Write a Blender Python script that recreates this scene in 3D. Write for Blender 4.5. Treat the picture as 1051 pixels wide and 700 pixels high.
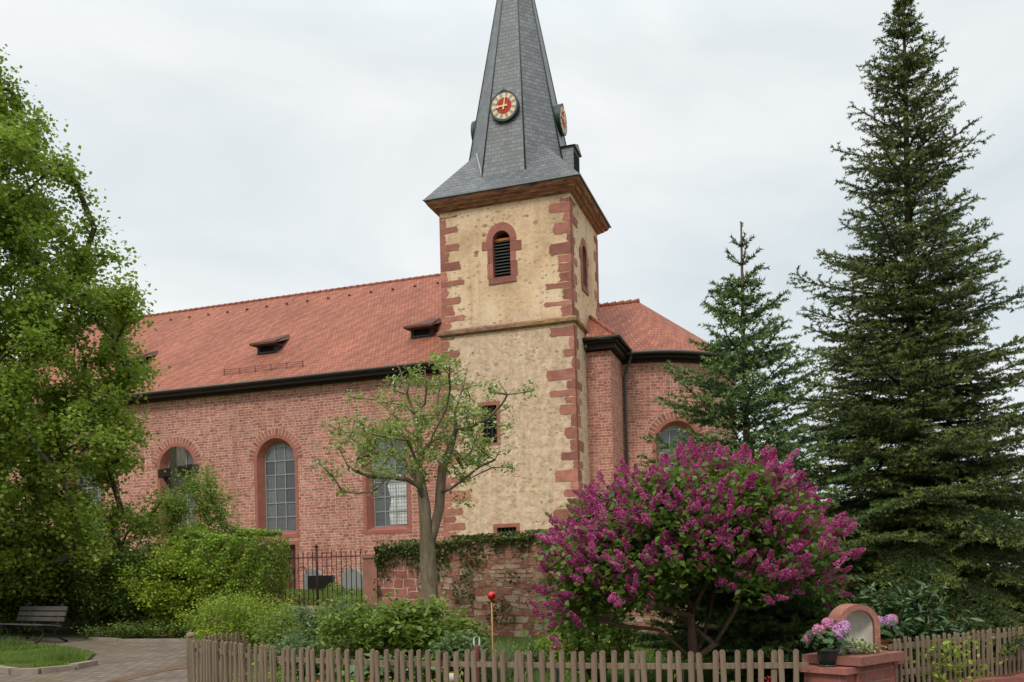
import bpy, bmesh, math, random
import numpy as np
from mathutils import Vector, Matrix
for o in list(bpy.data.objects): bpy.data.objects.remove(o)
SC = bpy.context.scene
COL = SC.collection
RND = random.Random(11)
NR = np.random.default_rng(11)
PI = math.pi
# ------------------------------------------------------------------ camera, world, sun, exposure
cam = bpy.data.cameras.new('camera'); camo = bpy.data.objects.new('camera', cam); COL.objects.link(camo)
cam.sensor_width = 36; cam.lens = 920/1051*36; cam.shift_y = 0.2322; cam.clip_end = 6000; cam.clip_start = .1
_r = .024
camo.matrix_world = Matrix(((math.cos(_r), math.sin(_r), 0, 0), (0, 0, -1, 0), (-math.sin(_r), math.cos(_r), 0, 1.6), (0, 0, 0, 1)))
SC.camera = camo
SUN_EL, SUN_AZ = math.radians(48), math.radians(205)      # azimuth clockwise from +Y: behind the camera, a little to the left
W = bpy.data.worlds.new('World'); SC.world = W; W.use_nodes = True
wt = W.node_tree; wt.nodes.clear()
wo = wt.nodes.new('ShaderNodeOutputWorld'); sky = wt.nodes.new('ShaderNodeTexSky')
sky.sky_type = 'NISHITA'; sky.sun_disc = False; sky.sun_elevation = SUN_EL; sky.sun_rotation = SUN_AZ
bgs = wt.nodes.new('ShaderNodeBackground'); bgs.inputs[1].default_value = .1
wt.links.new(sky.outputs[0], bgs.inputs[0])
tc = wt.nodes.new('ShaderNodeTexCoord'); sep = wt.nodes.new('ShaderNodeSeparateXYZ'); wt.links.new(tc.outputs['Generated'], sep.inputs[0])
mp = wt.nodes.new('ShaderNodeMapping'); mp.inputs['Scale'].default_value = (1, 1, 2.4); mp.inputs['Location'].default_value = (.35, 0, .1); wt.links.new(tc.outputs['Generated'], mp.inputs[0])
nz = wt.nodes.new('ShaderNodeTexNoise'); nz.inputs['Scale'].default_value = 2.3; nz.inputs['Detail'].default_value = 5; nz.inputs['Roughness'].default_value = .5
nz.inputs['Distortion'].default_value = .4
wt.links.new(mp.outputs[0], nz.inputs['Vector'])
cr = wt.nodes.new('ShaderNodeValToRGB'); wt.links.new(nz.outputs[0], cr.inputs[0])
cr.color_ramp.elements[0].position = .32; cr.color_ramp.elements[0].color = (.60, .67, .70, 1)
cr.color_ramp.elements[1].position = .68; cr.color_ramp.elements[1].color = (.88, .885, .875, 1)
# overcast gradient: the zenith of a clouded sky is several times brighter than its rim
mr = wt.nodes.new('ShaderNodeMapRange'); wt.links.new(sep.outputs[2], mr.inputs[0])
mr.inputs[1].default_value = .5; mr.inputs[2].default_value = 1; mr.inputs[3].default_value = 1; mr.inputs[4].default_value = 2.3
bgc = wt.nodes.new('ShaderNodeBackground'); wt.links.new(cr.outputs[0], bgc.inputs[0]); wt.links.new(mr.outputs[0], bgc.inputs[1])
mx = wt.nodes.new('ShaderNodeMixShader'); mx.inputs[0].default_value = .92
wt.links.new(bgs.outputs[0], mx.inputs[1]); wt.links.new(bgc.outputs[0], mx.inputs[2]); wt.links.new(mx.outputs[0], wo.inputs[0])
sl = bpy.data.lights.new('sun', 'SUN'); sl.energy = 1.5; sl.angle = math.radians(12); sl.color = (1, .93, .80)
so = bpy.data.objects.new('sun', sl); COL.objects.link(so)
_d = Vector((math.sin(SUN_AZ)*math.cos(SUN_EL), math.cos(SUN_AZ)*math.cos(SUN_EL), math.sin(SUN_EL)))
so.rotation_euler = _d.to_track_quat('Z', 'Y').to_euler(); so.location = (0, -20, 40)
vs = SC.view_settings; SC.display_settings.display_device = 'sRGB'
vs.view_transform = 'Standard'; vs.look = 'None'; vs.gamma = 1; vs.use_curve_mapping = False; vs.exposure = .22
SC.render.engine = 'CYCLES'
SC.render.resolution_x = 1024; SC.render.resolution_y = 682
SC.cycles.max_bounces = 6; SC.cycles.transparent_max_bounces = 8

# ------------------------------------------------------------------ material helpers
class NT:
    def __init__(s, name):
        s.m = bpy.data.materials.new(name); s.m.use_nodes = True; s.t = s.m.node_tree; s.t.nodes.clear()
        s.out = s.n('ShaderNodeOutputMaterial'); s.p = s.n('ShaderNodeBsdfPrincipled'); s.l(s.p.outputs[0], s.out.inputs[0])
    def n(s, k, **kw):
        a = s.t.nodes.new(k)
        for q, v in kw.items():
            if q.startswith('_'): setattr(a, q[1:], v)
            else: a.inputs[q.replace('__', ' ')].default_value = v
        return a
    def l(s, a, b): s.t.links.new(a, b)
    def noise(s, vec, scale, detail=4, rough=.55, dist=0):
        a = s.n('ShaderNodeTexNoise', Scale=scale, Detail=detail, Roughness=rough, Distortion=dist)
        if vec is not None: s.l(vec, a.inputs['Vector'])
        return a.outputs[0]
    def ramp(s, fac, stops):
        a = s.n('ShaderNodeValToRGB'); s.l(fac, a.inputs[0]); e = a.color_ramp.elements
        while len(e) < len(stops): e.new(.5)
        for i, (p, c) in enumerate(stops):
            e[i].position = p; e[i].color = (*c, 1) if not isinstance(c, (int, float)) else (c, c, c, 1)
        return a.outputs[0]
    def mix(s, fac, a, b, mode='MIX'):
        x = s.n('ShaderNodeMix', _data_type='RGBA', _blend_type=mode)
        for v, i in ((fac, 0), (a, 6), (b, 7)):
            if hasattr(v, 'links'): s.l(v, x.inputs[i])
            elif isinstance(v, (int, float)): x.inputs[i].default_value = v if i == 0 else (v, v, v, 1)
            else: x.inputs[i].default_value = (*v, 1)
        return x.outputs[2]
    def math(s, op, a, b=0., c=0.):
        x = s.n('ShaderNodeMath', _operation=op)
        for i, v in enumerate((a, b, c)):
            if hasattr(v, 'links'): s.l(v, x.inputs[i])
            else: x.inputs[i].default_value = v
        return x.outputs[0]
    def vadd(s, a, b, op='ADD'):
        x = s.n('ShaderNodeVectorMath', _operation=op)
        for i, v in enumerate((a, b)):
            if hasattr(v, 'links'): s.l(v, x.inputs[i])
            else: x.inputs[i].default_value = v
        return x.outputs[0]
    def uv(s): return s.n('ShaderNodeUVMap').outputs[0]
    def obj(s): return s.n('ShaderNodeTexCoord').outputs['Object']
    def rnd(s): return s.n('ShaderNodeAttribute', _attribute_name='rnd').outputs['Fac']
    def warp(s, vec, scale, amt):
        a = s.n('ShaderNodeTexNoise', Scale=scale, Detail=2); s.l(vec, a.inputs['Vector'])
        b = s.vadd(a.outputs['Color'], (.5, .5, .5), 'SUBTRACT')
        c = s.n('ShaderNodeVectorMath', _operation='SCALE'); s.l(b, c.inputs[0]); c.inputs['Scale'].default_value = amt
        return s.vadd(vec, c.outputs[0])
    def bump(s, h, dist=.02, strength=1.):
        b = s.n('ShaderNodeBump', Strength=strength, Distance=dist); s.l(h, b.inputs['Height']); s.l(b.outputs[0], s.p.inputs['Normal'])
    def base(s, c, rough=.85, spec=.3, metal=0.):
        if hasattr(c, 'links'): s.l(c, s.p.inputs['Base Color'])
        else: s.p.inputs['Base Color'].default_value = (*c, 1)
        s.p.inputs['Roughness'].default_value = rough; s.p.inputs['Specular IOR Level'].default_value = spec; s.p.inputs['Metallic'].default_value = metal
        return s
def brick(T, vec, w, h, mortar, c1, c2, cm, off=.5, sq=1., sqf=2, bias=0., smooth=.15):
    b = T.n('ShaderNodeTexBrick', _offset=off, _squash=sq, _squash_frequency=sqf)
    T.l(vec, b.inputs['Vector'])
    for k, v in (('Scale', 1.), ('Mortar Size', mortar), ('Mortar Smooth', smooth), ('Bias', bias), ('Brick Width', w), ('Row Height', h)): b.inputs[k].default_value = v
    for k, v in (('Color1', c1), ('Color2', c2), ('Mortar', cm)):
        if hasattr(v, 'links'): T.l(v, b.inputs[k])
        else: b.inputs[k].default_value = (*v, 1)
    return b
def mat_stone_courses(name, w=.40, h=.128, mortar=.017, tint=1.0, warp=.045, dark=0.):
    T = NT(name); uv = T.uv()
    v = T.warp(uv, 2.2, warp*1.5)
    v = T.warp(v, 9, .030)
    A = (.34*tint, .115*tint, .095*tint); B = (.52*tint, .225*tint, .185*tint)
    M = (.60, .43, .34)
    b1 = brick(T, v, w, h, mortar, A, B, M, .43, .55, 3)
    b2 = brick(T, T.vadd(v, (.13, 0, 0)), w*.70, h*1.22, mortar*.95, A, B, M, .37, 1.3, 2)
    m = T.ramp(T.noise(T.warp(uv, 1.2, .3), .55, 2), [(.49, 0.), (.51, 1.)])
    c = T.mix(m, b1.outputs[0], b2.outputs[0]); f = T.mix(m, b1.outputs[1], b2.outputs[1])
    n1 = T.noise(uv, 7, 5); c = T.mix(.55, c, T.ramp(n1, [(.3, .33), (.7, .66)]), 'OVERLAY')
    c = T.mix(.5, c, T.ramp(T.noise(T.vadd(v, (.31, .17, 0)), 3.1, 2), [(.35, .36), (.65, .62)]), 'OVERLAY')
    pale = T.ramp(T.noise(T.warp(uv, 2, .4), .8, 5, .65), [(.56, 0.), (.72, 1.)])
    c = T.mix(T.math('MULTIPLY', pale, .45), c, (.60, .36, .25))
    big = T.ramp(T.noise(uv, .22, 3), [(.3, .42), (.7, .57)]); c = T.mix(.7, c, big, 'OVERLAY')
    sk = T.n('ShaderNodeMapping'); sk.inputs['Scale'].default_value = (1.6, .12, 1); T.l(T.warp(uv, .7, .2), sk.inputs[0])
    c = T.mix(T.math('MULTIPLY', T.ramp(T.noise(sk.outputs[0], 1.2, 5), [(.5, 0.), (.72, 1.)]), .35), c, (.17, .085, .065))
    T.base(c, .92, .15)
    hh = T.math('ADD', T.math('MULTIPLY', f, -1.), T.math('MULTIPLY', n1, .6))
    T.bump(hh, .018, .9)
    return T.m
def mat_ashlar(name, c1=(.37, .145, .115), c2=(.28, .10, .08), w=.9, h=.42, per_island=False):
    T = NT(name); uv = T.uv(); n = T.noise(uv, 3, 6, .6)
    b = brick(T, T.warp(uv, 2, .02), w, h, .006, c1, tuple(a*.84+b_*.16 for a, b_ in zip(c1, c2)), tuple(x*1.25 for x in c1))
    c = T.mix(T.ramp(n, [(.35, 0.), (.75, 1.)]), b.outputs[0], c2)
    if per_island:
        c = T.mix(.8, c, T.ramp(T.rnd(), [(0, .33), (.8, .60), (1, .72)]), 'OVERLAY'); c = T.mix(T.ramp(T.noise(T.warp(uv, 3, .2), 2.4, 6, .7), [(.5, 0.), (.68, .5)]), c, (.16, .08, .06)); c = T.mix(T.ramp(T.noise(uv, 1.7, 5, .7), [(.6, 0.), (.72, .4)]), c, (.48, .33, .24))
    c = T.mix(.35, c, T.ramp(T.noise(uv, 30, 4), [(.3, .4), (.7, .6)]), 'OVERLAY')
    T.base(c, .9, .15); T.bump(T.noise(uv, 22, 5), .012, .6)
    return T.m
def mat_plaster():
    T = NT('ochre_lime_plaster'); uv = T.uv()
    n = T.noise(uv, .5, 6, .6); c = T.ramp(n, [(.3, (.52, .35, .22)), (.5, (.72, .515, .335)), (.72, (.80, .635, .46))])
    # the lower coats are greyer and rougher than the plaster above the string course
    zz = T.n('ShaderNodeSeparateXYZ'); T.l(uv, zz.inputs[0])
    low = T.ramp(T.math('ADD', T.math('MULTIPLY', zz.outputs[1], .08), T.math('MULTIPLY', T.noise(uv, .8, 4), .5)), [(1.22-.04, 1.), (1.30, 0.)])
    low = T.n('ShaderNodeMapRange'); T.l(T.math('ADD', zz.outputs[1], T.math('MULTIPLY', T.noise(uv, .7, 4), 2.)), low.inputs[0])
    low.inputs[1].default_value = 14.2; low.inputs[2].default_value = 13.2; low = low.outputs[0]
    grey = T.ramp(T.noise(uv, 3.2, 6, .7), [(.34, (.38, .25, .18)), (.5, (.60, .44, .33)), (.68, (.76, .60, .47))])
    c = T.mix(T.math('MULTIPLY', low, .75), c, grey)
    # rubble stones showing through
    def stones(sc, th, amt, v0):
        vo = T.n('ShaderNodeTexVoronoi', Scale=sc, Randomness=1.); mpn = T.n('ShaderNodeMapping'); mpn.inputs['Scale'].default_value = (.75, 1.2, 1); T.l(T.warp(uv, 4, .14), mpn.inputs[0]); T.l(mpn.outputs[0], vo.inputs['Vector'])
        sel = T.n('ShaderNodeSeparateXYZ'); T.l(vo.outputs['Color'], sel.inputs[0])
        pick = T.math('LESS_THAN', sel.outputs[0], amt)
        sh = T.ramp(vo.outputs['Distance'], [(th, 1.), (th+.06, 0.)])
        return T.math('MULTIPLY', sh, pick), sel.outputs[1]
    reg = T.ramp(T.noise(uv, .45, 3), [(.44, 0.), (.56, 1.)])
    s1, k1 = stones(3.4, .27, .13, 0); s1b, k2 = stones(5.6, .32, .6, 0)
    s2 = T.math('MULTIPLY', s1b, reg)
    s1 = T.math('MULTIPLY', s1, T.ramp(T.noise(uv, .8, 3), [(.42, .1), (.56, 1.)])); c = T.mix(s1, c, T.ramp(k1, [(0, (.30, .15, .10)), (.5, (.42, .22, .15)), (1, (.36, .30, .22))]))
    c = T.mix(s2, c, T.ramp(k2, [(0, (.50, .27, .18)), (.5, (.60, .38, .24)), (1, (.44, .33, .24))]))
    streak = T.n('ShaderNodeMapping'); streak.inputs['Scale'].default_value = (3.0, .18, 1); T.l(uv, streak.inputs[0])
    c = T.mix(T.math('MULTIPLY', T.ramp(T.noise(streak.outputs[0], 1.0, 5), [(.48, 0.), (.72, 1.)]), .42), c, (.36, .27, .19))
    n2 = T.noise(uv, 6, 6, .65); c = T.mix(.6, c, T.ramp(n2, [(.3, .35), (.7, .62)]), 'OVERLAY'); pit = T.ramp(T.noise(uv, 11, 4, .65), [(.33, .7), (.40, 0.)]); c = T.mix(pit, c, (.30, .19, .12))
    T.base(c, .95, .1)
    T.bump(T.math('ADD', T.math('ADD', n2, T.math('MULTIPLY', T.noise(uv, 20, 4), .5)), T.math('MULTIPLY', T.math('ADD', s1, s2), -.6)), .025, .8)
    return T.m
def mat_tiles():
    T = NT('red_clay_tiles'); uv = T.uv()
    b = brick(T, uv, .19, .30, .012, (.29, .096, .060), (.37, .140, .090), (.15, .05, .034), .5, 1, 2, 0, .3)
    c = b.outputs[0]
    n = T.noise(uv, .35, 5, .6); c = T.mix(.75, c, T.ramp(n, [(.3, .40), (.7, .60)]), 'OVERLAY')
    # staggered courses read as slanting ripples across the slope
    mpn = T.n('ShaderNodeMapping'); mpn.inputs['Rotation'].default_value = (0, 0, math.radians(38)); T.l(T.warp(uv, .5, .5), mpn.inputs[0])
    w = T.n('ShaderNodeTexWave', Scale=.42, Distortion=1.2, Detail=3, _wave_type='BANDS'); w.inputs['Detail Scale'].default_value = 1.5; T.l(mpn.outputs[0], w.inputs['Vector'])
    c = T.mix(.50, c, T.ramp(w.outputs['Fac'], [(0., .40), (1., .60)]), 'OVERLAY')
    c = T.mix(T.ramp(T.noise(uv, 4.5, 3), [(.62, 0.), (.72, .5)]), c, (.25, .10, .075))
    sk = T.n('ShaderNodeMapping'); sk.inputs['Scale'].default_value = (1.1, .16, 1); T.l(T.warp(uv, .8, .15), sk.inputs[0])
    c = T.mix(T.math('MULTIPLY', T.ramp(T.noise(sk.outputs[0], 1.5, 6, .65), [(.48, 0.), (.75, 1.)]), .5), c, (.15, .062, .045))
    c = T.mix(T.ramp(T.noise(uv, 9, 2), [(.70, 0.), (.74, .5)]), c, (.46, .24, .16))
    T.base(c, .8, .25)
    zz = T.n('ShaderNodeSeparateXYZ'); T.l(uv, zz.inputs[0])
    saw = T.math('FRACT', T.math('DIVIDE', zz.outputs[1], .30))
    T.bump(T.math('ADD', T.math('MULTIPLY', saw, -1.), T.math('MULTIPLY', b.outputs[1], -.5)), .035, .8)
    return T.m
def mat_slate():
    T = NT('grey_slate'); uv = T.uv()
    v = T.warp(uv, 1.4, .04)
    b = brick(T, v, .30, .19, .014, (.088, .094, .10), (.145, .152, .16), (.045, .05, .055), .5, 1, 2, 0, .3)
    c = b.outputs[0]; n = T.noise(uv, 1.3, 6, .65)
    c = T.mix(.6, c, T.ramp(n, [(.3, .36), (.7, .62)]), 'OVERLAY')
    mpn = T.n('ShaderNodeMapping'); mpn.inputs['Scale'].default_value = (.5, 3.2, 1); T.l(uv, mpn.inputs[0])
    c = T.mix(T.ramp(T.noise(mpn.outputs[0], 2.2, 5, .7), [(.58, 0.), (.75, .5)]), c, (.30, .30, .29))
    T.base(c, .5, .5)
    zz = T.n('ShaderNodeSeparateXYZ'); T.l(v, zz.inputs[0])
    saw = T.math('FRACT', T.math('DIVIDE', zz.outputs[1], .19))
    T.bump(T.math('ADD', T.math('MULTIPLY', saw, -1.), T.math('MULTIPLY', n, .5)), .03, .9)
    return T.m
def mat_rubble(name='rubble_garden_wall'):
    T = NT(name); uv = T.uv()
    wv = T.warp(T.warp(uv, 1.6, .20), 7, .05)
    b1 = brick(T, wv, .36, .155, .02, (0, 0, 0), (1, 1, 1), (.5, .5, .5), .45, .6, 3, 0, .4)
    b2 = brick(T, T.vadd(wv, (.2, .07, 0)), .24, .105, .018, (0, 0, 0), (1, 1, 1), (.5, .5, .5), .37, 1.5, 2, 0, .4)
    mk = T.ramp(T.noise(uv, .9, 3), [(.52, 0.), (.54, 1.)]); tone = T.mix(mk, b1.outputs[0], b2.outputs[0]); mo = T.mix(mk, b1.outputs[1], b2.outputs[1])
    c = T.ramp(T.math('ADD', T.math('MULTIPLY', tone, .55), T.math('MULTIPLY', T.noise(uv, 3.3, 2), .5)), [(.1, (.20, .075, .052)), (.35, (.33, .13, .09)), (.55, (.40, .20, .14)), (.72, (.48, .33, .235)), (.95, (.36, .17, .12))])
    n = T.noise(uv, 9, 6, .65); c = T.mix(.6, c, T.ramp(n, [(.3, .33), (.7, .62)]), 'OVERLAY')
    e = T.ramp(mo, [(.2, 0.), (.7, .9)])
    c = T.mix(e, c, T.ramp(T.noise(uv, 4, 3), [(.4, (.17, .11, .075)), (.65, (.42, .32, .23))]))
    c = T.mix(T.ramp(T.noise(uv, 1.1, 4), [(.55, 0.), (.75, .5)]), c, (.13, .09, .06))
    T.base(c, .95, .12); T.bump(T.math('ADD', T.math('MULTIPLY', mo, -1.), T.math('MULTIPLY', n, .8)), .05, 1.)
    return T.m
def mat_wood(name, c1, c2, sc=1., rough=.85):
    T = NT(name); ob = T.uv(); mpn = T.n('ShaderNodeMapping'); mpn.inputs['Scale'].default_value = (9*sc, .9*sc, 1)
    T.l(ob, mpn.inputs[0]); n = T.noise(mpn.outputs[0], 3, 6, .65, .4)
    c = T.ramp(n, [(.3, c1), (.7, c2)])
    oi = T.n('ShaderNodeObjectInfo'); c = T.mix(.45, c, T.ramp(oi.outputs['Random'], [(0, .38), (1, .6)]), 'OVERLAY')
    c = T.mix(T.ramp(T.noise(ob, 3.5, 4), [(.55, 0.), (.7, .45)]), c, tuple(x*.5 for x in c1))
    T.base(c, rough, .2); T.bump(n, .004, .8)
    return T.m
def mat_bark(name, c1, c2, sc=1., moss=0.):
    T = NT(name); ob = T.obj(); mpn = T.n('ShaderNodeMapping'); mpn.inputs['Scale'].default_value = (7*sc, 7*sc, 1.6*sc); T.l(ob, mpn.inputs[0])
    n = T.noise(mpn.outputs[0], 2, 6, .65, .3); c = T.ramp(n, [(.3, c1), (.7, c2)])
    if moss: c = T.mix(T.ramp(T.noise(ob, 2.5, 4), [(.5, 0.), (.65, moss)]), c, (.13, .115, .03))
    T.base(c, .95, .1); T.bump(n, .03, .9)
    return T.m
def mat_leaf(name, stops, rough=.55, trans=.35, tcol=None, spec=.35, noise=.6):
    T = NT(name); c = T.ramp(T.rnd(), stops)
    c = T.mix(noise, c, T.ramp(T.noise(T.obj(), 1.3, 3), [(.3, .38), (.7, .60)]), 'OVERLAY')
    T.base(c, rough, spec)
    if trans:
        tr = T.n('ShaderNodeBsdfTranslucent'); T.l(T.mix(.6, c, tcol or (.25, .42, .05)), tr.inputs[0])
        ms = T.n('ShaderNodeMixShader'); ms.inputs[0].default_value = trans
        T.l(T.p.outputs[0], ms.inputs[1]); T.l(tr.outputs[0], ms.inputs[2]); T.l(ms.outputs[0], T.out.inputs[0])
    return T.m
def mat_plain(name, c, rough=.7, spec=.3, metal=0., var=.35, sc=6., bump=.0):
    T = NT(name); n = T.noise(T.obj(), sc, 5, .6)
    T.base(T.mix(var, c, T.ramp(n, [(.3, .33), (.7, .64)]), 'OVERLAY'), rough, spec, metal)
    if bump: T.bump(n, bump, .8)
    return T.m

# ------------------------------------------------------------------ mesh helpers
class MB:
    def __init__(s): s.v = []; s.f = []; s.uv = {}; s.r = {}; s.sm = set()
    def pt(s, p): s.v.append(tuple(p)); return len(s.v)-1
    def face(s, pts, uv=None, rnd=None, smooth=False):
        i = [s.pt(p) for p in pts]; k = len(s.f); s.f.append(i)
        if uv: s.uv[k] = uv
        if rnd is not None: s.r[k] = rnd
        if smooth: s.sm.add(k)
    def faces_i(s, base, fs, rnd=None, smooth=False):
        for f in fs:
            k = len(s.f); s.f.append([base+i for i in f])
            if rnd is not None: s.r[k] = rnd
            if smooth: s.sm.add(k)
    def box(s, x0, x1, y0, y1, z0, z1, rnd=None):
        b = len(s.v)
        s.v += [(x0, y0, z0), (x1, y0, z0), (x1, y1, z0), (x0, y1, z0), (x0, y0, z1), (x1, y0, z1), (x1, y1, z1), (x0, y1, z1)]
        s.faces_i(b, [(0, 3, 2, 1), (4, 5, 6, 7), (0, 1, 5, 4), (1, 2, 6, 5), (2, 3, 7, 6), (3, 0, 4, 7)], rnd)
        return s
    def obox(s, c, ax, hs, rnd=None):      # centre, three axes, half sizes
        b = len(s.v); c = Vector(c); X, Y, Z = [Vector(a).normalized()*h for a, h in zip(ax, hs)]
        for k in ((-1, -1, -1), (1, -1, -1), (1, 1, -1), (-1, 1, -1), (-1, -1, 1), (1, -1, 1), (1, 1, 1), (-1, 1, 1)):
            s.v.append(tuple(c+X*k[0]+Y*k[1]+Z*k[2]))
        s.faces_i(b, [(0, 3, 2, 1), (4, 5, 6, 7), (0, 1, 5, 4), (1, 2, 6, 5), (2, 3, 7, 6), (3, 0, 4, 7)], rnd)
        return s
    def bar(s, a, b_, w, h, rnd=None, up=(0, 0, 1)):
        a = Vector(a); b_ = Vector(b_); d = (b_-a); L = d.length; d.normalize(); u = Vector(up)
        if abs(d.dot(u)) > .95: u = Vector((0, 1, 0))
        x = d.cross(u).normalized(); y = x.cross(d)
        return s.obox((a+b_)/2, (x, d, y), (w/2, L/2, h/2), rnd)
    def prism(s, poly, z0, z1, rnd=None):      # ccw polygon, z up
        n = len(poly); b = len(s.v)
        s.v += [(x, y, z0) for x, y in poly]+[(x, y, z1) for x, y in poly]
        s.faces_i(b, [tuple(range(n-1, -1, -1)), tuple(range(n, 2*n))]+[(i, (i+1) % n, n+(i+1) % n, n+i) for i in range(n)], rnd)
        return s
    def extr(s, poly, fn, d0, d1, rnd=None):   # poly of (u,v), fn(u,v,d)->xyz
        n = len(poly); b = len(s.v)
        s.v += [tuple(fn(u, v, d0)) for u, v in poly]+[tuple(fn(u, v, d1)) for u, v in poly]
        s.faces_i(b, [tuple(range(n)), tuple(range(2*n-1, n-1, -1))]+[(i, n+i, n+(i+1) % n, (i+1) % n) for i in range(n)], rnd)
        return s
    def tube(s, pts, rad, n=8, rnd=None, cap=True, closed=False):
        pts = [Vector(p) for p in pts]; N = len(pts)
        if isinstance(rad, (int, float)): rad = [rad]*N
        b = len(s.v); pv = None
        for i, p in enumerate(pts):
            d = (pts[min(i+1, N-1)]-pts[max(i-1, 0)])
            if d.length < 1e-7: d = Vector((0, 0, 1))
            d.normalize()
            if pv is None: u = Vector((0, 0, 1)) if abs(d.z) < .9 else Vector((1, 0, 0)); x = d.cross(u).normalized()
            else: x = (pv-d*pv.dot(d)); x = x.normalized() if x.length > 1e-6 else d.orthogonal().normalized()
            pv = x; y = d.cross(x)
            for k in range(n):
                a = 2*PI*k/n; s.v.append(tuple(p+(x*math.cos(a)+y*math.sin(a))*rad[i]))
        s.faces_i(b, [(i*n+k, i*n+(k+1) % n, (i+1)*n+(k+1) % n, (i+1)*n+k) for i in range(N-1) for k in range(n)], rnd, True)
        if cap: s.faces_i(b, [tuple(range(n-1, -1, -1)), tuple((N-1)*n+k for k in range(n))], rnd)
        return s
    def lathe(s, c, prof, n=16, rnd=None, axis='z', sx=1., sy=1.):
        b = len(s.v)
        for r, z in prof:
            for k in range(n):
                a = 2*PI*k/n
                if axis == 'z': s.v.append((c[0]+r*math.cos(a)*sx, c[1]+r*math.sin(a)*sy, c[2]+z))
                else: s.v.append((c[0]+r*math.cos(a)*sx, c[1]+z, c[2]-r*math.sin(a)*sy))
        N = len(prof)
        s.faces_i(b, [(i*n+k, i*n+(k+1) % n, (i+1)*n+(k+1) % n, (i+1)*n+k) for i in range(N-1) for k in range(n)], rnd, True)
        s.faces_i(b, [tuple(range(n-1, -1, -1)), tuple((N-1)*n+k for k in range(n))], rnd)
        return s
    def arrays(s): return s
    def build(s, name, mat, parent=None, loc=None):
        me = bpy.data.meshes.new(name); me.from_pydata(s.v, [], s.f)
        uvl = me.uv_layers.new(name='UVMap'); P = s.v
        at = me.attributes.new('rnd', 'FLOAT', 'FACE'); rr = [s.r.get(k, 0.5) for k in range(len(s.f))]; at.data.foreach_set('value', rr)
        out = np.zeros(len(me.loops)*2, dtype=np.float32); li = 0
        for k, f in enumerate(s.f):
            if k in s.uv:
                for u in s.uv[k]: out[2*li] = u[0]; out[2*li+1] = u[1]; li += 1
                continue
            a, b, c = Vector(P[f[0]]), Vector(P[f[1]]), Vector(P[f[2]])
            n = (b-a).cross(c-a)
            if n.length < 1e-12 and len(f) > 3: n = (c-a).cross(Vector(P[f[3]])-a)
            if n.length > 0: n.normalize()
            if abs(n.z) > .985: U = Vector((1, 0, 0)); V = Vector((0, 1, 0))
            else:
                U = Vector((-n.y, n.x, 0)).normalized(); V = n.cross(U)
            for i in f:
                p = Vector(P[i]); out[2*li] = p.dot(U); out[2*li+1] = p.dot(V); li += 1
        uvl.data.foreach_set('uv', out)
        if s.sm:
            sm = [k in s.sm for k in range(len(s.f))]; me.polygons.foreach_set('use_smooth', sm)
        me.materials.append(mat); me.update()
        o = bpy.data.objects.new(name, me); COL.objects.link(o)
        if parent: o.parent = parent
        if loc: o.location = loc
        return o
def leaves_obj(name, P, size, mat, parent, up=.4, aspect=.62, rnd=None, dirs=None, droop=0., fold=.25, seed=1):
    """many small pointed leaves, each one folded rhombus of two triangles pairs"""
    g = np.random.default_rng(seed); N = len(P); P = np.asarray(P, dtype=np.float64)
    size = np.broadcast_to(np.asarray(size, dtype=np.float64), (N,))
    nrm = g.normal(size=(N, 3)); nrm /= np.linalg.norm(nrm, axis=1)[:, None]; nrm[:, 2] = np.abs(nrm[:, 2])+up; nrm /= np.linalg.norm(nrm, axis=1)[:, None]
    d = g.normal(size=(N, 3)) if dirs is None else dirs+g.normal(size=(N, 3))*.5
    d[:, 2] -= droop
    d -= nrm*np.sum(d*nrm, axis=1)[:, None]; d /= (np.linalg.norm(d, axis=1)[:, None]+1e-9)
    sd = np.cross(nrm, d)
    L = size[:, None]; Wd = L*aspect*.5
    base = P-d*L*.5; tip = P+d*L*.5-nrm*L*.12
    l = P+sd*Wd-d*L*.05+nrm*Wd*fold; r = P-sd*Wd-d*L*.05+nrm*Wd*fold
    V = np.stack([base, r, tip, l], axis=1).reshape(-1, 3)
    me = bpy.data.meshes.new(name); me.vertices.add(4*N); me.vertices.foreach_set('co', V.astype(np.float32).ravel())
    idx = np.arange(4*N).reshape(N, 4); tri = np.concatenate([idx[:, [0, 1, 2]], idx[:, [0, 2, 3]]], axis=1).reshape(-1, 3)
    M = len(tri); me.loops.add(3*M); me.loops.foreach_set('vertex_index', tri.astype(np.int32).ravel())
    me.polygons.add(M); me.polygons.foreach_set('loop_start', np.arange(0, 3*M, 3, dtype=np.int32))
    rv = g.random(N) if rnd is None else np.clip(rnd, 0, 1)
    at = me.attributes.new('rnd', 'FLOAT', 'FACE'); at.data.foreach_set('value', np.repeat(rv, 2).astype(np.float32))
    me.update(calc_edges=True); me.materials.append(mat)
    o = bpy.data.objects.new(name, me); COL.objects.link(o)
    if parent: o.parent = parent
    return o
def tris_obj(name, V, mat, parent, rnd=None):
    """V: (N,3,3) triangles"""
    N = len(V); me = bpy.data.meshes.new(name); me.vertices.add(3*N); me.vertices.foreach_set('co', V.reshape(-1).astype(np.float32))
    me.loops.add(3*N); me.loops.foreach_set('vertex_index', np.arange(3*N, dtype=np.int32)); me.polygons.add(N)
    me.polygons.foreach_set('loop_start', np.arange(0, 3*N, 3, dtype=np.int32))
    at = me.attributes.new('rnd', 'FLOAT', 'FACE'); at.data.foreach_set('value', (np.random.default_rng(3).random(N) if rnd is None else rnd).astype(np.float32))
    me.update(calc_edges=True); me.materials.append(mat)
    o = bpy.data.objects.new(name, me); COL.objects.link(o)
    if parent: o.parent = parent
    return o
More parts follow.
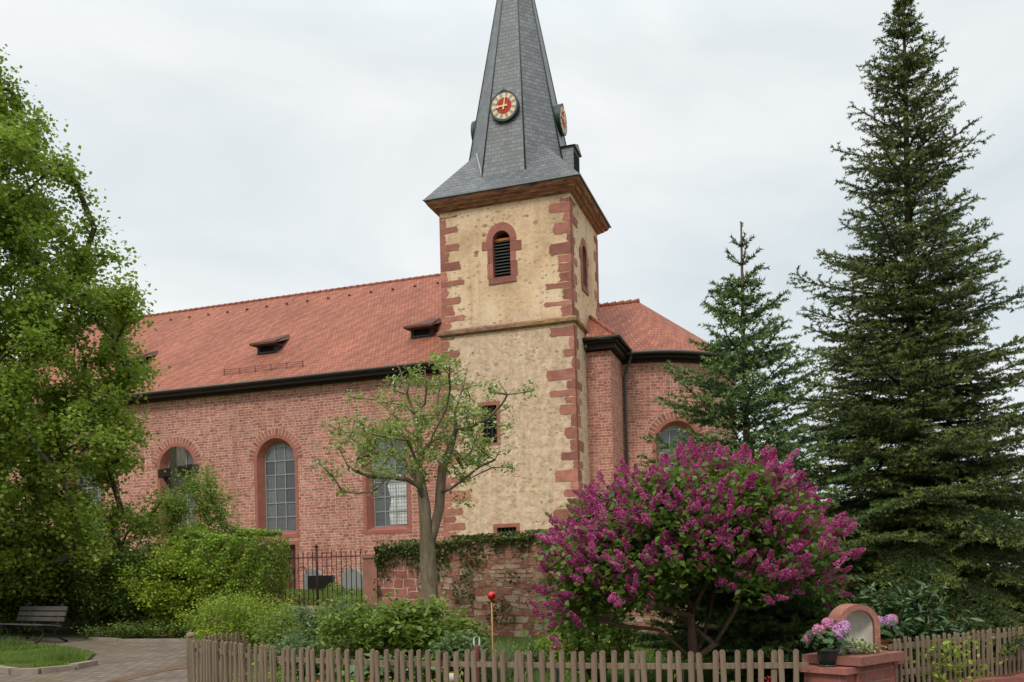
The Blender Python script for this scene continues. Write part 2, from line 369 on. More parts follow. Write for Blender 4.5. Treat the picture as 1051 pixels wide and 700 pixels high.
def tag(o, label=None, cat=None, group=None, kind=None):
    if label: o['label'] = label
    if cat: o['category'] = cat
    if group: o['group'] = group
    if kind: o['kind'] = kind
    return o
def thing(name, label, cat, loc=(0, 0, 0), rz=0., group=None):
    o = bpy.data.objects.new(name, None); o.empty_display_size = .2; COL.objects.link(o)
    o.location = loc; o.rotation_euler = (0, 0, rz)
    return tag(o, label, cat, group)
def copy_tree(o, parent=None):
    c = o.copy(); COL.objects.link(c)
    if parent: c.parent = parent
    for ch in list(o.children): copy_tree(ch, c)
    return c
def GZ(y): return min(.6, max(0., .0375*(y-10)))
# ------------------------------------------------------------------ church
M_wall = mat_stone_courses('red_sandstone_courses')
M_wall2 = mat_stone_courses('red_sandstone_courses_smaller', .34, .125, .015, 1.0)
M_ash = mat_ashlar('dressed_red_sandstone')
M_quoin = mat_ashlar('quoin_sandstone', (.41, .175, .135), (.30, .115, .09), 3, 3, True)
M_plaster = mat_plaster(); M_tiles = mat_tiles(); M_slate = mat_slate()
M_eave = mat_plain('dark_brown_eave_boards', (.018, .011, .009), .7, .3)
M_gutter = mat_plain('weathered_gutter_metal', (.045, .047, .042), .5, .5, .3)
M_cornice = None
T = NT('brown_sandstone_cornice'); uvn = T.uv(); mpn = T.n('ShaderNodeMapping'); mpn.inputs['Scale'].default_value = (.8, 2.5, 1); T.l(uvn, mpn.inputs[0])
T.base(T.mix(.35, T.ramp(T.noise(mpn.outputs[0], 2, 5, .6), [(.32, (.10, .05, .035)), (.45, (.27, .12, .08)), (.62, (.46, .215, .145))]), T.ramp(T.noise(uvn, 5, 4), [(.3, .35), (.7, .6)]), 'OVERLAY'), .9, .15); T.bump(T.noise(uvn, 12, 5), .01, .6); M_cornice = T.m
T = NT('string_course_stone'); uvn = T.uv(); ob = T.obj(); zz = T.n('ShaderNodeSeparateXYZ'); T.l(ob, zz.inputs[0])
c = T.ramp(T.noise(uvn, 3, 5), [(.3, (.13, .07, .05)), (.7, (.33, .20, .14))])
li = T.math('MULTIPLY', T.ramp(T.math('ADD', zz.outputs[0], T.math('MULTIPLY', T.noise(uvn, 1.5, 4), 3.)), [(0., 0.), (.001, 1.)]), T.ramp(T.noise(uvn, 4, 5), [(.42, 0.), (.55, 1.)]))
lm = T.n('ShaderNodeMapRange'); T.l(T.math('ADD', zz.outputs[0], T.math('MULTIPLY', T.noise(uvn, 1.2, 4), 4.)), lm.inputs[0]); lm.inputs[1].default_value = -1.6; lm.inputs[2].default_value = .4
c = T.mix(T.math('MULTIPLY', lm.outputs[0], T.ramp(T.noise(uvn, 5, 5), [(.42, 0.), (.62, .7)])), c, (.42, .26, .08)); T.base(c, .95, .1); M_string = T.m
M_black = mat_plain('dark_interior', (.012, .012, .012), .9, .1)
M_louver = mat_plain('grey_wooden_louvers', (.07, .065, .06), .8, .2)
M_frame = mat_plain('grey_window_bars', (.27, .285, .275), .5, .4)
T = NT('leaded_church_glass'); uvn = T.uv()
g1 = brick(T, uvn, .18, .25, .010, (0, 0, 0), (0, 0, 0), (1, 1, 1), 0., 1, 2, 0, 0)
oi = T.rnd(); c = T.ramp(oi, [(0, (.03, .032, .035)), (1, (.15, .155, .16))])  # lighter pane greys stand in for reflection, put into the base colour
c = T.mix(T.ramp(T.noise(uvn, 1.2, 4), [(.4, 0.), (.7, .6)]), c, (.06, .062, .068)); c = T.mix(T.math('MULTIPLY', g1.outputs[0], .45), c, (.02, .02, .02))
T.base(c, .18, .7); T.bump(T.noise(uvn, 2.2, 2), .02, .6); M_glass = T.m
T = NT('painted_pane_reflection'); uvn = T.uv(); g1 = brick(T, T.warp(uvn, 1.5, .05), .14, .17, .012, (.60, .62, .64), (.74, .76, .78), (.16, .165, .17), 0., 1, 2, 0, 0); T.base(T.mix(T.ramp(T.noise(uvn, 1.6, 4), [(.35, 0.), (.7, .65)]), g1.outputs[0], (.22, .22, .23)), .25, .5); M_reflection = T.m  # bright window reflection painted as a pale leaded pattern
M_green = mat_plain('dark_green_copper', (.02, .045, .035), .5, .4)
M_red = mat_plain('clock_red', (.42, .03, .015), .6, .3)
M_gold = mat_plain('clock_gold', (.72, .52, .26), .45, .5, .2)
M_dial = mat_plain('clock_grey_ring', (.33, .33, .36), .7, .3)
M_leadw = mat_plain('pale_lead_flashing', (.40, .41, .41), .6, .4)
M_pipe = mat_plain('grey_green_downpipe', (.075, .09, .08), .5, .5, .2)
M_door = mat_wood('brown_plank_door', (.06, .035, .02), (.14, .085, .05))

CH = thing('church', 'red sandstone village church with long red tiled nave, ochre tower and grey slate spire', 'church', (2.86, 38., 0), -math.radians(18.45))
def arch_pts(c, h, zs, n=14):      # left springing over the top to the right springing
    return [(c-h*math.cos(PI*i/n), zs+h*math.sin(PI*i/n)) for i in range(n+1)]
def wall_cut(mb, s0, s1, z0, z1, ops, fn):
    """wall face with openings; op = (c, half, zb, zs, arched); fn(s,z)->xyz"""
    bk = {s0, s1}
    for c, h, zb, zs, ar in ops:
        bk |= {max(s0, c-h), min(s1, c+h)}
        if ar: bk |= {p[0] for p in arch_pts(c, h, zs)}
    bk = sorted(bk)
    def ext(op, s):
        c, h, zb, zs, ar = op
        return zb, zs+(math.sqrt(max(0, h*h-(s-c)**2)) if ar else 0)
    for a, b in zip(bk, bk[1:]):
        if b-a < 1e-6: continue
        m = (a+b)/2; act = sorted([o for o in ops if o[0]-o[1] < m < o[0]+o[1]], key=lambda o: o[2])
        la = lb = z0
        for o in act:
            (ba, ta), (bb, tb) = ext(o, a), ext(o, b)
            mb.face([fn(a, la), fn(b, lb), fn(b, bb), fn(a, ba)]); la, lb = ta, tb
        mb.face([fn(a, la), fn(b, lb), fn(b, z1), fn(a, z1)])
def outline(c, h, zb, zs, ar, n=14):
    return ([(c-h, zb)]+arch_pts(c, h, zs, n)+[(c+h, zb)]) if ar else [(c-h, zb), (c-h, zs), (c+h, zs), (c+h, zb)]
def ring(mb, inner, outer, fi, fo):
    """quads between two open outlines (sill side added as closing strip)"""
    n = len(inner)
    for i in range(n):
        j = (i+1) % n
        mb.face([fi(*inner[j]), fi(*inner[i]), fo(*outer[i]), fo(*outer[j])])
def arched_window(fn, c, hin, zb, zs, hout, zbo, depth, cols, rows, name='window', sur=.16, panes=True, parent=None, lab=None, voussoir=True, painted_reflection=False):
    """fn(s,d,z): d = depth into the wall. outer opening half width hout, glass half width hin"""
    inn = outline(c, hin, zb, zs, True); out = outline(c, hout, zbo, zs, True); so = outline(c, hout+sur, zbo-sur, zs, True)
    mb = MB(); ring(mb, inn, out, lambda s, z: fn(s, depth, z), lambda s, z: fn(s, -.02, z))
    ring(mb, out, so, lambda s, z: fn(s, -.02, z), lambda s, z: fn(s, -.02, z))
    ring(mb, so, so, lambda s, z: fn(s, -.02, z), lambda s, z: fn(s, .06, z))
    w = mb.build('window_surround', M_ash, parent or CH)
    # glass plane as grid panes clipped by the arch
    gl = MB(); fr = MB(); tops = zs+hin
    xs = [c-hin+2*hin*i/cols for i in range(cols+1)]; pitch = (zs-zb)/(rows-1)
    def topz(s): return zs+math.sqrt(max(0, hin*hin-(s-c)**2))
    rr = random.Random(int(abs(c)*10))
    for i in range(cols):
        for k in range(rows+1):
            za = zb+k*pitch; zt = za+pitch
            if za >= tops: continue
            K = 4; r = rr.random()
            for q in range(K):
                a = xs[i]+(xs[i+1]-xs[i])*q/K; b = xs[i]+(xs[i+1]-xs[i])*(q+1)/K
                ta, tb = min(zt, topz(a)), min(zt, topz(b))
                if max(ta, tb) <= za+1e-4: continue
                gl.face([fn(a, depth, za), fn(b, depth, za), fn(b, depth, max(tb, za)), fn(a, depth, max(ta, za))], rnd=r)
    for x in xs[1:-1]: fr.bar(fn(x, depth-.02, zb), fn(x, depth-.02, topz(x)), .045, .04)
    for k in range(1, rows+1):
        z = zb+k*pitch
        if z < tops-.1:
            hw = hin if z <= zs else math.sqrt(max(0, hin*hin-(z-zs)**2))
            fr.bar(fn(c-hw, depth-.022, z), fn(c+hw, depth-.022, z), .04, .045)
    pts = [fn(s, depth-.02, z) for s, z in inn]; fr.tube(pts+[pts[0]], .03, 5, cap=False)
    wn = thing_part(name, CH if parent is None else parent, lab)
    gl.build('pane', M_glass, wn); fr.build('frame', M_frame, wn)
    if painted_reflection:  # pale sheet before the glass, a reflection painted on the lower panes
        b = MB(); b.face([fn(c-.05, depth-.006, zb+.06), fn(c+hin-.04, depth-.006, zb+.06), fn(c+hin-.04, depth-.006, zb+2.1), fn(c+.45, depth-.006, zb+2.45), fn(c+.12, depth-.006, zb+2.3), fn(c-.16, depth-.006, zb+1.9), fn(c+.02, depth-.006, zb+1.2), fn(c-.1, depth-.006, zb+.7)]); b.build('reflection_patch', M_reflection, wn)
    w.parent = wn
    if voussoir:
        v = MB(); n = 22; r0 = hout+sur+.005; r1 = r0+.30
        for i in range(n):
            a0 = PI*(i+.09)/n; a1 = PI*(i+.91)/n; k = .02*rr.random()
            po = [(c-r0*math.cos(a0), zs+r0*math.sin(a0)), (c-r0*math.cos(a1), zs+r0*math.sin(a1)), (c-(r1+k)*math.cos(a1), zs+(r1+k)*math.sin(a1)), (c-(r1+k)*math.cos(a0), zs+(r1+k)*math.sin(a0))]
            v.extr(po, lambda s, z, d: fn(s, d, z), -.012, .02, rr.random())
        m = MB(); ii = arch_pts(c, r0-.01, zs, 22); oo = arch_pts(c, r1+.03, zs, 22)
        for i in range(22): m.face([fn(ii[i][0], -.005, ii[i][1]), fn(ii[i+1][0], -.005, ii[i+1][1]), fn(oo[i+1][0], -.005, oo[i+1][1]), fn(oo[i][0], -.005, oo[i][1])])
        m.build('mortar_bed', M_mortar, wn); v.build('arch_stones', M_quoin2, wn)
    return wn
def thing_part(name, parent, lab=None):
    o = bpy.data.objects.new(name, None); COL.objects.link(o); o.parent = parent
    if lab: o['label'] = lab
    return o
M_mortar = mat_plain('pale_mortar', (.60, .42, .31), .95, .1)
M_quoin2 = mat_ashlar('arch_sandstone', (.37, .15, .12), (.28, .10, .08), 3, 3, True)
# nave ------------------------------------------------------------
TN = .6; ZB = 1.0; ZE = 11.25
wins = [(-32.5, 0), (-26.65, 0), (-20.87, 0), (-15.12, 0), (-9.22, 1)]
SL = -36.0
ops = [(c, 1.06, 4.0, 7.62, True) for c, _ in wins if c > -30]+[(-15.0, .87, 1.25, 3.5, False)]
nave = MB(); wall_cut(nave, SL, -5.5, ZB, ZE, ops, lambda s, z: (s, TN, z))
nave.face([(SL, 18, ZB), (SL, TN, ZB), (SL, TN, ZE), (SL, 9.3, 18.3), (SL, 18, ZE)])
nave.face([(-5.9, TN, ZE-.3), (-5.9, 18, ZE-.3), (-5.9, 18, ZE), (-5.9, 9.3, 18.3), (-5.9, TN, ZE)])
nave.face([(-5.5, 18, ZB), (SL, 18, ZB), (SL, 18, ZE), (-5.5, 18, ZE)])
nave.face([(-5.9, 18, ZB), (-5.9, 18, ZE), (-5.9, 5.0, ZE), (-5.9, 5.0, ZB)])
nave.build('nave_wall', M_wall, CH)
for c, b in wins:
    if c > -30: arched_window(lambda s, d, z: (s, TN+d, z), c, .83, 4.2, 7.62, 1.06, 4.0, .42, 3, 6, painted_reflection=bool(b), lab='round arched window with bright reflection in its lower panes' if b else None)
# door
d = thing_part('door', CH); mb = MB(); F = lambda s, dd, z: (s, TN+dd, z)
ring(mb, outline(-15.0, .80, 1.25, 3.42, False), outline(-15.0, .87, 1.25, 3.5, False), lambda s, z: F(s, .3, z), lambda s, z: F(s, -.02, z))
ring(mb, outline(-15.0, .87, 1.25, 3.5, False), outline(-15.0, 1.03, 1.2, 3.68, False), lambda s, z: F(s, -.02, z), lambda s, z: F(s, -.02, z)); mb.build('door_frame', M_ash, d)
mb = MB()
for i in range(8): mb.box(-15.8+.2*i+.006, -15.8+.2*(i+1)-.006, TN+.28, TN+.32, 1.25, 3.42)
mb.build('door_leaf', M_door, d); MB().box(-14.45, -14.38, TN+.2, TN+.28, 2.2, 2.35).build('handle', M_gutter, d)
# nave roof
def slope(mb, a, b, c_, d_): mb.face([a, b, c_, d_])
P0, PR = (.02, 11.38), (9.3, 18.62)
def rz_(t): return P0[1]+(t-P0[0])*(PR[1]-P0[1])/(PR[0]-P0[0])
rf = MB()
NS = 40
for i in range(NS):
    a = SL-.3+(-5.4-SL+.3)*i/NS; b = SL-.3+(-5.4-SL+.3)*(i+1)/NS
    rf.face([(a, P0[0], P0[1]), (b, P0[0], P0[1]), (b, PR[0], PR[1]), (a, PR[0], PR[1])])
rf.face([(SL-.3, 18.6, P0[1]), (SL-.3, PR[0], PR[1]), (-5.4, PR[0], PR[1]), (-5.4, 18.6, P0[1])])
rf.face([(-5.4, P0[0], P0[1]), (-5.4, 18.6, P0[1]), (-5.4, PR[0], PR[1])])
rf.face([(SL-.3, P0[0], P0[1]-.12), (-5.4, P0[0], P0[1]-.12), (-5.4, P0[0], P0[1]), (SL-.3, P0[0], P0[1])])
roof = rf.build('nave_roof', M_tiles, CH)
rg = MB(); n = 75
for i in range(n):
    a = SL-.3+i*.41; rg.tube([(a, PR[0], PR[1]-.02), (a+.2, PR[0], PR[1]-.012), (a+.42, PR[0], PR[1]-.002)], [.105, .11, .118], 8)
rg.build('ridge_tiles', M_tiles, roof)
ev = MB(); ev.box(SL-.3, -6.0, P0[0]+.03, TN+.02, ZE-.16, ZE+.08); ev.box(SL-.3, -6.0, P0[0]+.30, TN+.02, ZE-.24, ZE-.16); ev.build('eave_boards', M_eave, CH)
gt = MB(); gt.tube([(SL-.3, -.06, 11.33), (-5.95, -.06, 11.33)], .065, 8); gt.build('gutter', M_gutter, CH)
M_vent = mat_plain('dark_vent_tiles', (.16, .05, .035), .8, .2)
for i in range(17):
    vt = MB(); s = -31.2+i*1.35; t = 8.25; z = rz_(t); vt.extr([(-.08, 0), (.08, 0), (.0, .09)], lambda u, v, d, s=s, t=t, z=z: (s+u, t+d, z-.02+v+(d*.0)), -.12, .16)
    vt.build('vent_tile', M_vent, roof)
def dormer(s, t0, lab=None):
    r = thing_part('roof_dormer', roof, lab)
    z0 = rz_(t0); w = .56; h = .54
    b = MB(); b.box(s-w, s+w, t0, t0+.9, z0-.05, z0+h); b.build('dormer_box', mat_eave2, r)
    MB().box(s-w+.16, s+w-.16, t0-.012, t0+.02, z0+.12, z0+h-.14).build('dormer_opening', M_black, r)
    f = MB(); zt = z0+h; tb = t0+1.8; f.box(s-w+.1, s+w-.1, t0-.03, t0+.0, z0+.06, z0+.12); f.build('dormer_sill', M_gutter, r)
    q = MB(); e = .20; zb_ = rz_(tb)+.03
    A1 = (s-w-e, t0-.42, zt-.02); B1 = (s+w+e, t0-.42, zt-.02); C1 = (s+w*.4, tb, zb_); D1 = (s-w*.4, tb, zb_)
    q.face([A1, B1, C1, D1]); A2 = (A1[0], A1[1], A1[2]-.1); B2 = (B1[0], B1[1], B1[2]-.1)
    q.face([A2, B2, B1, A1]); zz = lambda p: (p[0], p[1]+.5, rz_(p[1]+.5))
    q.face([B2, (s+w*.9, t0+1.4, rz_(t0+1.4)-.02), C1, B1]); q.face([A1, D1, (s-w*.9, t0+1.4, rz_(t0+1.4)-.02), A2]); q.face([A2, (s-w, t0+.9, zt-.12), (s+w, t0+.9, zt-.12), B2])
    q.build('dormer_roof', mat_dt, r)
mat_eave2 = mat_plain('dormer_dark_grey_wood', (.05, .05, .05), .8, .2)
mat_dt = mat_plain('weathered_dormer_tiles', (.13, .06, .045), .85, .2, 0, .6, 5, .03)
dormer(-16.75, 2.55); dormer(-8.05, 2.35); dormer(-25.2, 2.6)
sg = MB()
for k in range(3): sg.tube([(-18.2, .86, rz_(.86)+.08+.1*k), (-13.6, .86, rz_(.86)+.08+.1*k)], .014, 5)
for k in range(6): s = -18.1+k*.89; sg.bar((s, .86, rz_(.86)-.02), (s, .86, rz_(.86)+.32), .03, .03)
sg.build('snow_guard', mat_plain('rusty_snow_guard', (.16, .06, .045), .7, .3), roof)
# tower -----------------------------------------------------------
ZT = 17.95; ZS = 12.5
def tower_half(mb, z0, z1, e0, e1):
    pass
ft = [(-3.13, .40, 14.75, 16.35, True)]; fr_ = [(-3.87, .36, 7.55, 9.2, False), (-3.17, .44, 3.2, 3.84, False)]
def tf(z):  # slight batter of the lower stage
    return .10*max(0., (ZS-z)/ZS)
tw = MB()
wall_cut(tw, -6.0, 0, ZS, ZT, [(c, h, a, b, True) for c, h, a, b, _ in ft], lambda s, z: (s, 0, z))
def fl(s, z): return (s+tf(z)*(2*(s+3)/6), -tf(z)-.03, z)
wall_cut(tw, -6.05, .05, ZB, ZS, fr_, fl)
def fs(t, z): return (0, t, z)
wall_cut(tw, 0, 5.05, ZS, ZT, [(2.2, .36, 14.6, 16.05, True)], fs)
def fsl(t, z): return (.05+tf(z), t-.03-tf(z)*(1-t/5.05), z)
wall_cut(tw, 0, 5.05, ZB, ZS, [], fsl)
tw.face([(-6, 5.05, ZS), (-6, 0, ZS), (-6, 0, ZT), (-6, 5.05, ZT)]); tw.face([(0, 5.05, ZB), (-6, 5.05, ZB), (-6, 5.05, ZT), (0, 5.05, ZT)])
tw.face([(-6.15, 5.05, ZB), (-6.15, -.12, ZB), (-6.05, -.03, ZS), (-6.05, 5.05, ZS)])
tower = tw.build('tower_wall', M_plaster, CH)
# belfry windows
def belfry(fn, c, half, zb, zs, lab):
    w = thing_part('belfry_window', CH, lab); mb = MB(); rr = random.Random(int(zb*7))
    io = outline(c, half, zb, zs, True, 8)
    ring(mb, io, io, lambda s, z: fn(s, .5, z), lambda s, z: fn(s, -.025, z))
    # irregular sandstone surround with ears
    bw = .27
    for sd in (-1, 1):
        z = zb-.02; k = 0
        while z < zs-.02:
            hh = min(.42+rr.random()*.25, zs-z+.02); ww = bw+rr.uniform(-.04, .05)+(.26 if k == 2 else 0)
            a, b = sorted((c+sd*half, c+sd*(half+ww)))
            mb.extr([(a, z), (b, z), (b, z+hh-.012), (a, z+hh-.012)], lambda s, q, d: fn(s, d, q), -.03, .05, rr.random()); z += hh; k += 1
    ap = arch_pts(c, half, zs, 8); mb_top = zs+half+.36
    for i in range(8):
        a, b = ap[i], ap[i+1]
        oa = (c+(a[0]-c)*1.75, zs+(a[1]-zs)*1.9); ob_ = (c+(b[0]-c)*1.75, zs+(b[1]-zs)*1.9)
        mb.extr([a, b, ob_, oa], lambda s, q, d: fn(s, d, q), -.03, .05, rr.random()*.4+.3)
    mb.extr([(c-half-.22, zb-.3), (c+half+.26, zb-.27), (c+half+.22, zb-.02), (c-half-.2, zb-.02)], lambda s, q, d: fn(s, d, q), -.05, .06, .0)
    mb.build('window_surround', M_quoin, w)
    bk = MB(); bk.extr([(c-half, zb), (c+half, zb), (c+half, zs+half), (c-half, zs+half)], lambda s, q, d: fn(s, d, q), .48, .52); bk.build('dark_backing', M_black, w)
    lv = MB(); n = int((zs-zb+half*.3)/.14)
    for i in range(n):
        z = zb+.05+i*.14; a = fn(c-half+.02, .16, z); b = fn(c+half-.02, .16, z); a2 = fn(c+half-.02, .30, z+.10); b2 = fn(c-half+.02, .30, z+.10)
        lv.face([a, b, a2, b2]); lv.face([tuple(Vector(p)-Vector((0, 0, .025))) for p in (a, b)]+[b, a])
    lv.build('louvers', M_louver, w)
    tb = MB(); tb.bar(fn(c-half, .2, zs+.08), fn(c+half, .2, zs+.08), .06, .1); tb.build('timber_bar', mat_plain('orange_timber', (.45, .14, .04), .7, .2), w)
belfry(lambda s, d, z: (s, d, z), -3.13, .40, 14.75, 16.35, 'louvered belfry window on the front of the tower')
belfry(lambda t, d, z: (-d, t, z), 2.2, .36, 14.6, 16.05, 'narrow belfry window on the right side of the tower')
def rect_win(fn, c, half, zb, zt, bars, lab):
    w = thing_part('window', CH, lab); mb = MB(); io = outline(c, half, zb, zt, False)
    ring(mb, io, io, lambda s, z: fn(s, .3, z), lambda s, z: fn(s, -.02, z)); oo = outline(c, half+.15, zb-.1, zt+.16, False)
    ring(mb, io, oo, lambda s, z: fn(s, -.02, z), lambda s, z: fn(s, -.02, z)); ring(mb, oo, oo, lambda s, z: fn(s, -.02, z), lambda s, z: fn(s, .05, z))
    mb.build('window_surround', M_ash, w)
    MB().extr([(c-half, zb), (c+half, zb), (c+half, zt), (c-half, zt)], lambda s, q, d: fn(s, d, q), .26, .3).build('dark_backing', M_black, w)
    b = MB()
    for i in range(1, bars): x = c-half+2*half*i/bars; b.bar(fn(x, .08, zb), fn(x, .08, zt), .03, .03)
    for z in ((zb+zt)/2,): b.bar(fn(c-half, .08, z), fn(c+half, .08, z), .03, .03)
    b.build('iron_bars', M_gutter, w)
flw = lambda s, d, z: (fl(s, z)[0], fl(s, z)[1]+d, z)
rect_win(flw, -3.87, .36, 7.55, 9.2, 3, 'tall dark opening half way up the tower behind the apple tree')
rect_win(flw, -3.17, .44, 3.2, 3.84, 5, 'small barred window low in the tower')
# quoins: alternating long and short blocks with ragged ends
def quoins(z0, z1, sx, sy, low, seed, back=False, both=True):
    rr = random.Random(seed); mb = MB(); z = z0; k = 0
    while z < z1-.1:
        h = min(rr.uniform(.24, .56), z1-z); la = (rr.uniform(.62, 1.35) if k % 2 else rr.uniform(.22, .62)); lb = (rr.uniform(.2, .5) if k % 2 else rr.uniform(.55, 1.1))
        if rr.random() < .2: la *= .7
        for (L, face) in ((la, 'f'), (lb, 's')):
            if face == 's' and not both: continue
            n = 5; pr = .016
            po = [(0, 0), (L*.5, -.01)]
            rb_ = rr.uniform(-.02, .05); jig = [(L+rr.uniform(-.05, .05)-(rb_ if i in (0, 4) else 0)-(.03 if i in (0, 4) else 0), h*(i/4.)*.90+.02) for i in range(5)]
            po = [(-.016, .004)]+[(L*.3, rr.uniform(0, .03)), (L*.65, rr.uniform(.0, .05))]+jig+[(L*.6, h-rr.uniform(.01, .06)), (L*.3, h-rr.uniform(.01, .04)), (-.016, h-.008)]
            r = rr.random()
            for (a, b) in [0] and []: pass
            if face == 'f':
                fnn = (lambda u, v, d, z=z: ((0-u if sx > 0 else -6+u)+(tf(z+v)+.05*low)*(1 if sx > 0 else -1)*1., (-tf(z+v)-.03)*low+d, z+v))
                if sx < 0: po = po[::-1]
                mb.extr([(u, v) for u, v in po][::-1], fnn, -pr, .03, r)
            else:
                fnn = (lambda u, v, d, z=z: ((tf(z+v)+.05)*low-d if True else 0, u-(.03+tf(z+v))*low if not back else 5.05-u, z+v))
                mb.extr([(u, v) for u, v in (po if not back else po[::-1])], fnn, -pr, .03, r)
        z += h; k += 1
    return mb
for i, (a, b, sx, low, sd) in enumerate(((12.72, 17.75, 1, 0, 5), (ZB, 12.36, 1, 1, 8), (12.72, 17.75, -1, 0, 3), (ZB, 12.36, -1, 1, 14))):
    quoins(a, b, sx, 0, low, sd, both=(sx > 0)).build('corner_stones', M_quoin, CH)
def quoins_back(z0, z1, low, seed):
    rr = random.Random(seed); mb = MB(); z = z0; k = 0
    while z < z1-.1:
        h = min(rr.uniform(.32, .5), z1-z); L = rr.uniform(.6, 1.) if k % 2 else rr.uniform(.25, .45)
        po = [(-.016, .0), (L, .01), (L+rr.uniform(-.05, .05), h*.5), (L, h-.02), (-.016, h-.01)]
        mb.extr(po[::-1], lambda u, v, d: ((tf(z+v)+.05)*low-d, 5.05-u, z+v), -.016, .03, rr.random()); z += h; k += 1
    return mb
quoins_back(12.72, 17.75, 0, 4).build('corner_stones', M_quoin, CH)
# string course and cornice
sc = MB()
def band(mb, z0, z1, o0, o1, y1=5.05, x0=-6.0, x1=0.0, bk=.0):
    a = [(x0-o0, -o0), (x1+o0, -o0), (x1+o0, y1+bk+(o0 if bk else 0)), (x0-o0, y1+bk+(o0 if bk else 0))]
    b = [(x0-o1, -o1), (x1+o1, -o1), (x1+o1, y1+bk+(o1 if bk else 0)), (x0-o1, y1+bk+(o1 if bk else 0))]
    for i in range(4):
        j = (i+1) % 4; mb.face([(*a[i], z0), (*a[j], z0), (*b[j], z1), (*b[i], z1)])
    mb.face([(*p, z1) for p in b]); mb.face([(*p, z0) for p in a[::-1]])
band(sc, 12.38, 12.45, .05, .17, 2.3); band(sc, 12.45, 12.58, .19, .19, 2.3); band(sc, 12.58, 12.70, .19, .03, 2.3)
sc.build('string_course', M_string, CH)
co = MB()
e = .001
for z0, z1, o0, o1 in ((17.90, 17.96, .03, .04), (17.96, 18.03, .11, .16), (18.03, 18.07, .21, .21), (18.07, 18.17, .27, .33), (18.17, 18.21, .40, .40), (18.21, 18.36, .43, .50)): band(co, z0, z1-.0015, o0, o1, 5.05, bk=e)
co.build('cornice', M_cornice, CH)
# spire ------------------------------------------------------------
SX, SY, ZA = -3.0, 2.525, 32.7
def rad(z): return .195*(ZA-z)
def oct_(z, f=1.): return [(SX+rad(z)*f*math.cos(math.radians(22.5+45*k)), SY+rad(z)*f*math.sin(math.radians(22.5+45*k)), z) for k in range(8)]
spr = thing_part('spire', CH)
zl = 19.3; lo = oct_(zl)
sp = MB(); lo0 = oct_(18.9)
for k in range(8):
    sp.face([lo0[k], lo0[(k+1) % 8], (SX, SY, ZA)])
# k edges: vertex at 22.5(k0),67.5(k1),112.5,157.5,202.5,247.5,292.5,337.5 ; front flat (-y) is k5-k6
ez = 18.38; eo = .56
cor = {1: (0+eo, 5.05+eo, ez), 3: (-6-eo, 5.05+eo, ez), 5: (-6-eo, -eo, ez), 7: (0+eo, -eo, ez)}   # corner between k index
def peak(kc, z=20.75):
    a = math.radians(45*kc); r = rad(z)*math.cos(math.radians(22.5))+.02; return (SX+r*math.cos(a), SY+r*math.sin(a), z)
pk = {1: peak(1), 3: peak(3), 5: peak(5), 7: peak(7)}
def flat(k0, k1, ca, cb):   # skirt under a flat face; ca next to k0, cb next to k1
    sp.face([cor[ca], cor[cb], lo[k1], lo[k0]])
def out(p, q=.03): return (SX+(p[0]-SX)*(1+q*.4), SY+(p[1]-SY)*(1+q*.4), p[2])
flat(5, 6, 5, 7); flat(7, 0, 7, 1); flat(1, 2, 1, 3); flat(3, 4, 3, 5)
for c_, ka, kb in ((7, 6, 7), (1, 0, 1), (3, 2, 3), (5, 4, 5)):
    sp.face([cor[c_], pk[c_], lo[ka]]); sp.face([cor[c_], lo[kb], pk[c_]])
sp.face([(*cor[k][:2], ez) for k in (1, 3, 5, 7)])
sp.build('slate_covering', M_slate, spr)
hp = MB()
for k in range(8): hp.tube([lo[k], (SX, SY, ZA)], [.04, .02], 5)
hp.build('hip_slates', mat_plain('dark_slate_hips', (.05, .053, .058), .6, .4), spr)
fl_ = MB(); fl_.bar((lo[5][0], lo[5][1]-.02, lo[5][2]), (pk[5][0], pk[5][1]-.02, pk[5][2]+.03), .06, .03)
fl_.build('lead_flashing', M_leadw, spr)
ed = MB()
for a, b in ((5, 7), (7, 1)):
    ed.bar(cor[a], cor[b], .05, .045)
ed.build('eave_edge', mat_plain('blue_grey_eave_lead', (.16, .20, .23), .5, .5, .3), spr)
el = MB(); el.tube([(SX, SY, ZA-.5), (SX, SY, ZA+1.4)], .05, 6); el.lathe((SX, SY, ZA+.5), [(.02, -.3), (.22, -.15), (.28, 0), (.22, .15), (.02, .3)], 12); el.bar((SX-.5, SY, ZA+1.5), (SX+.5, SY, ZA+1.5), .05, .05); el.bar((SX, SY, ZA+1.2), (SX, SY, ZA+2.3), .05, .05); el.build('finial_cross', M_gold, spr)
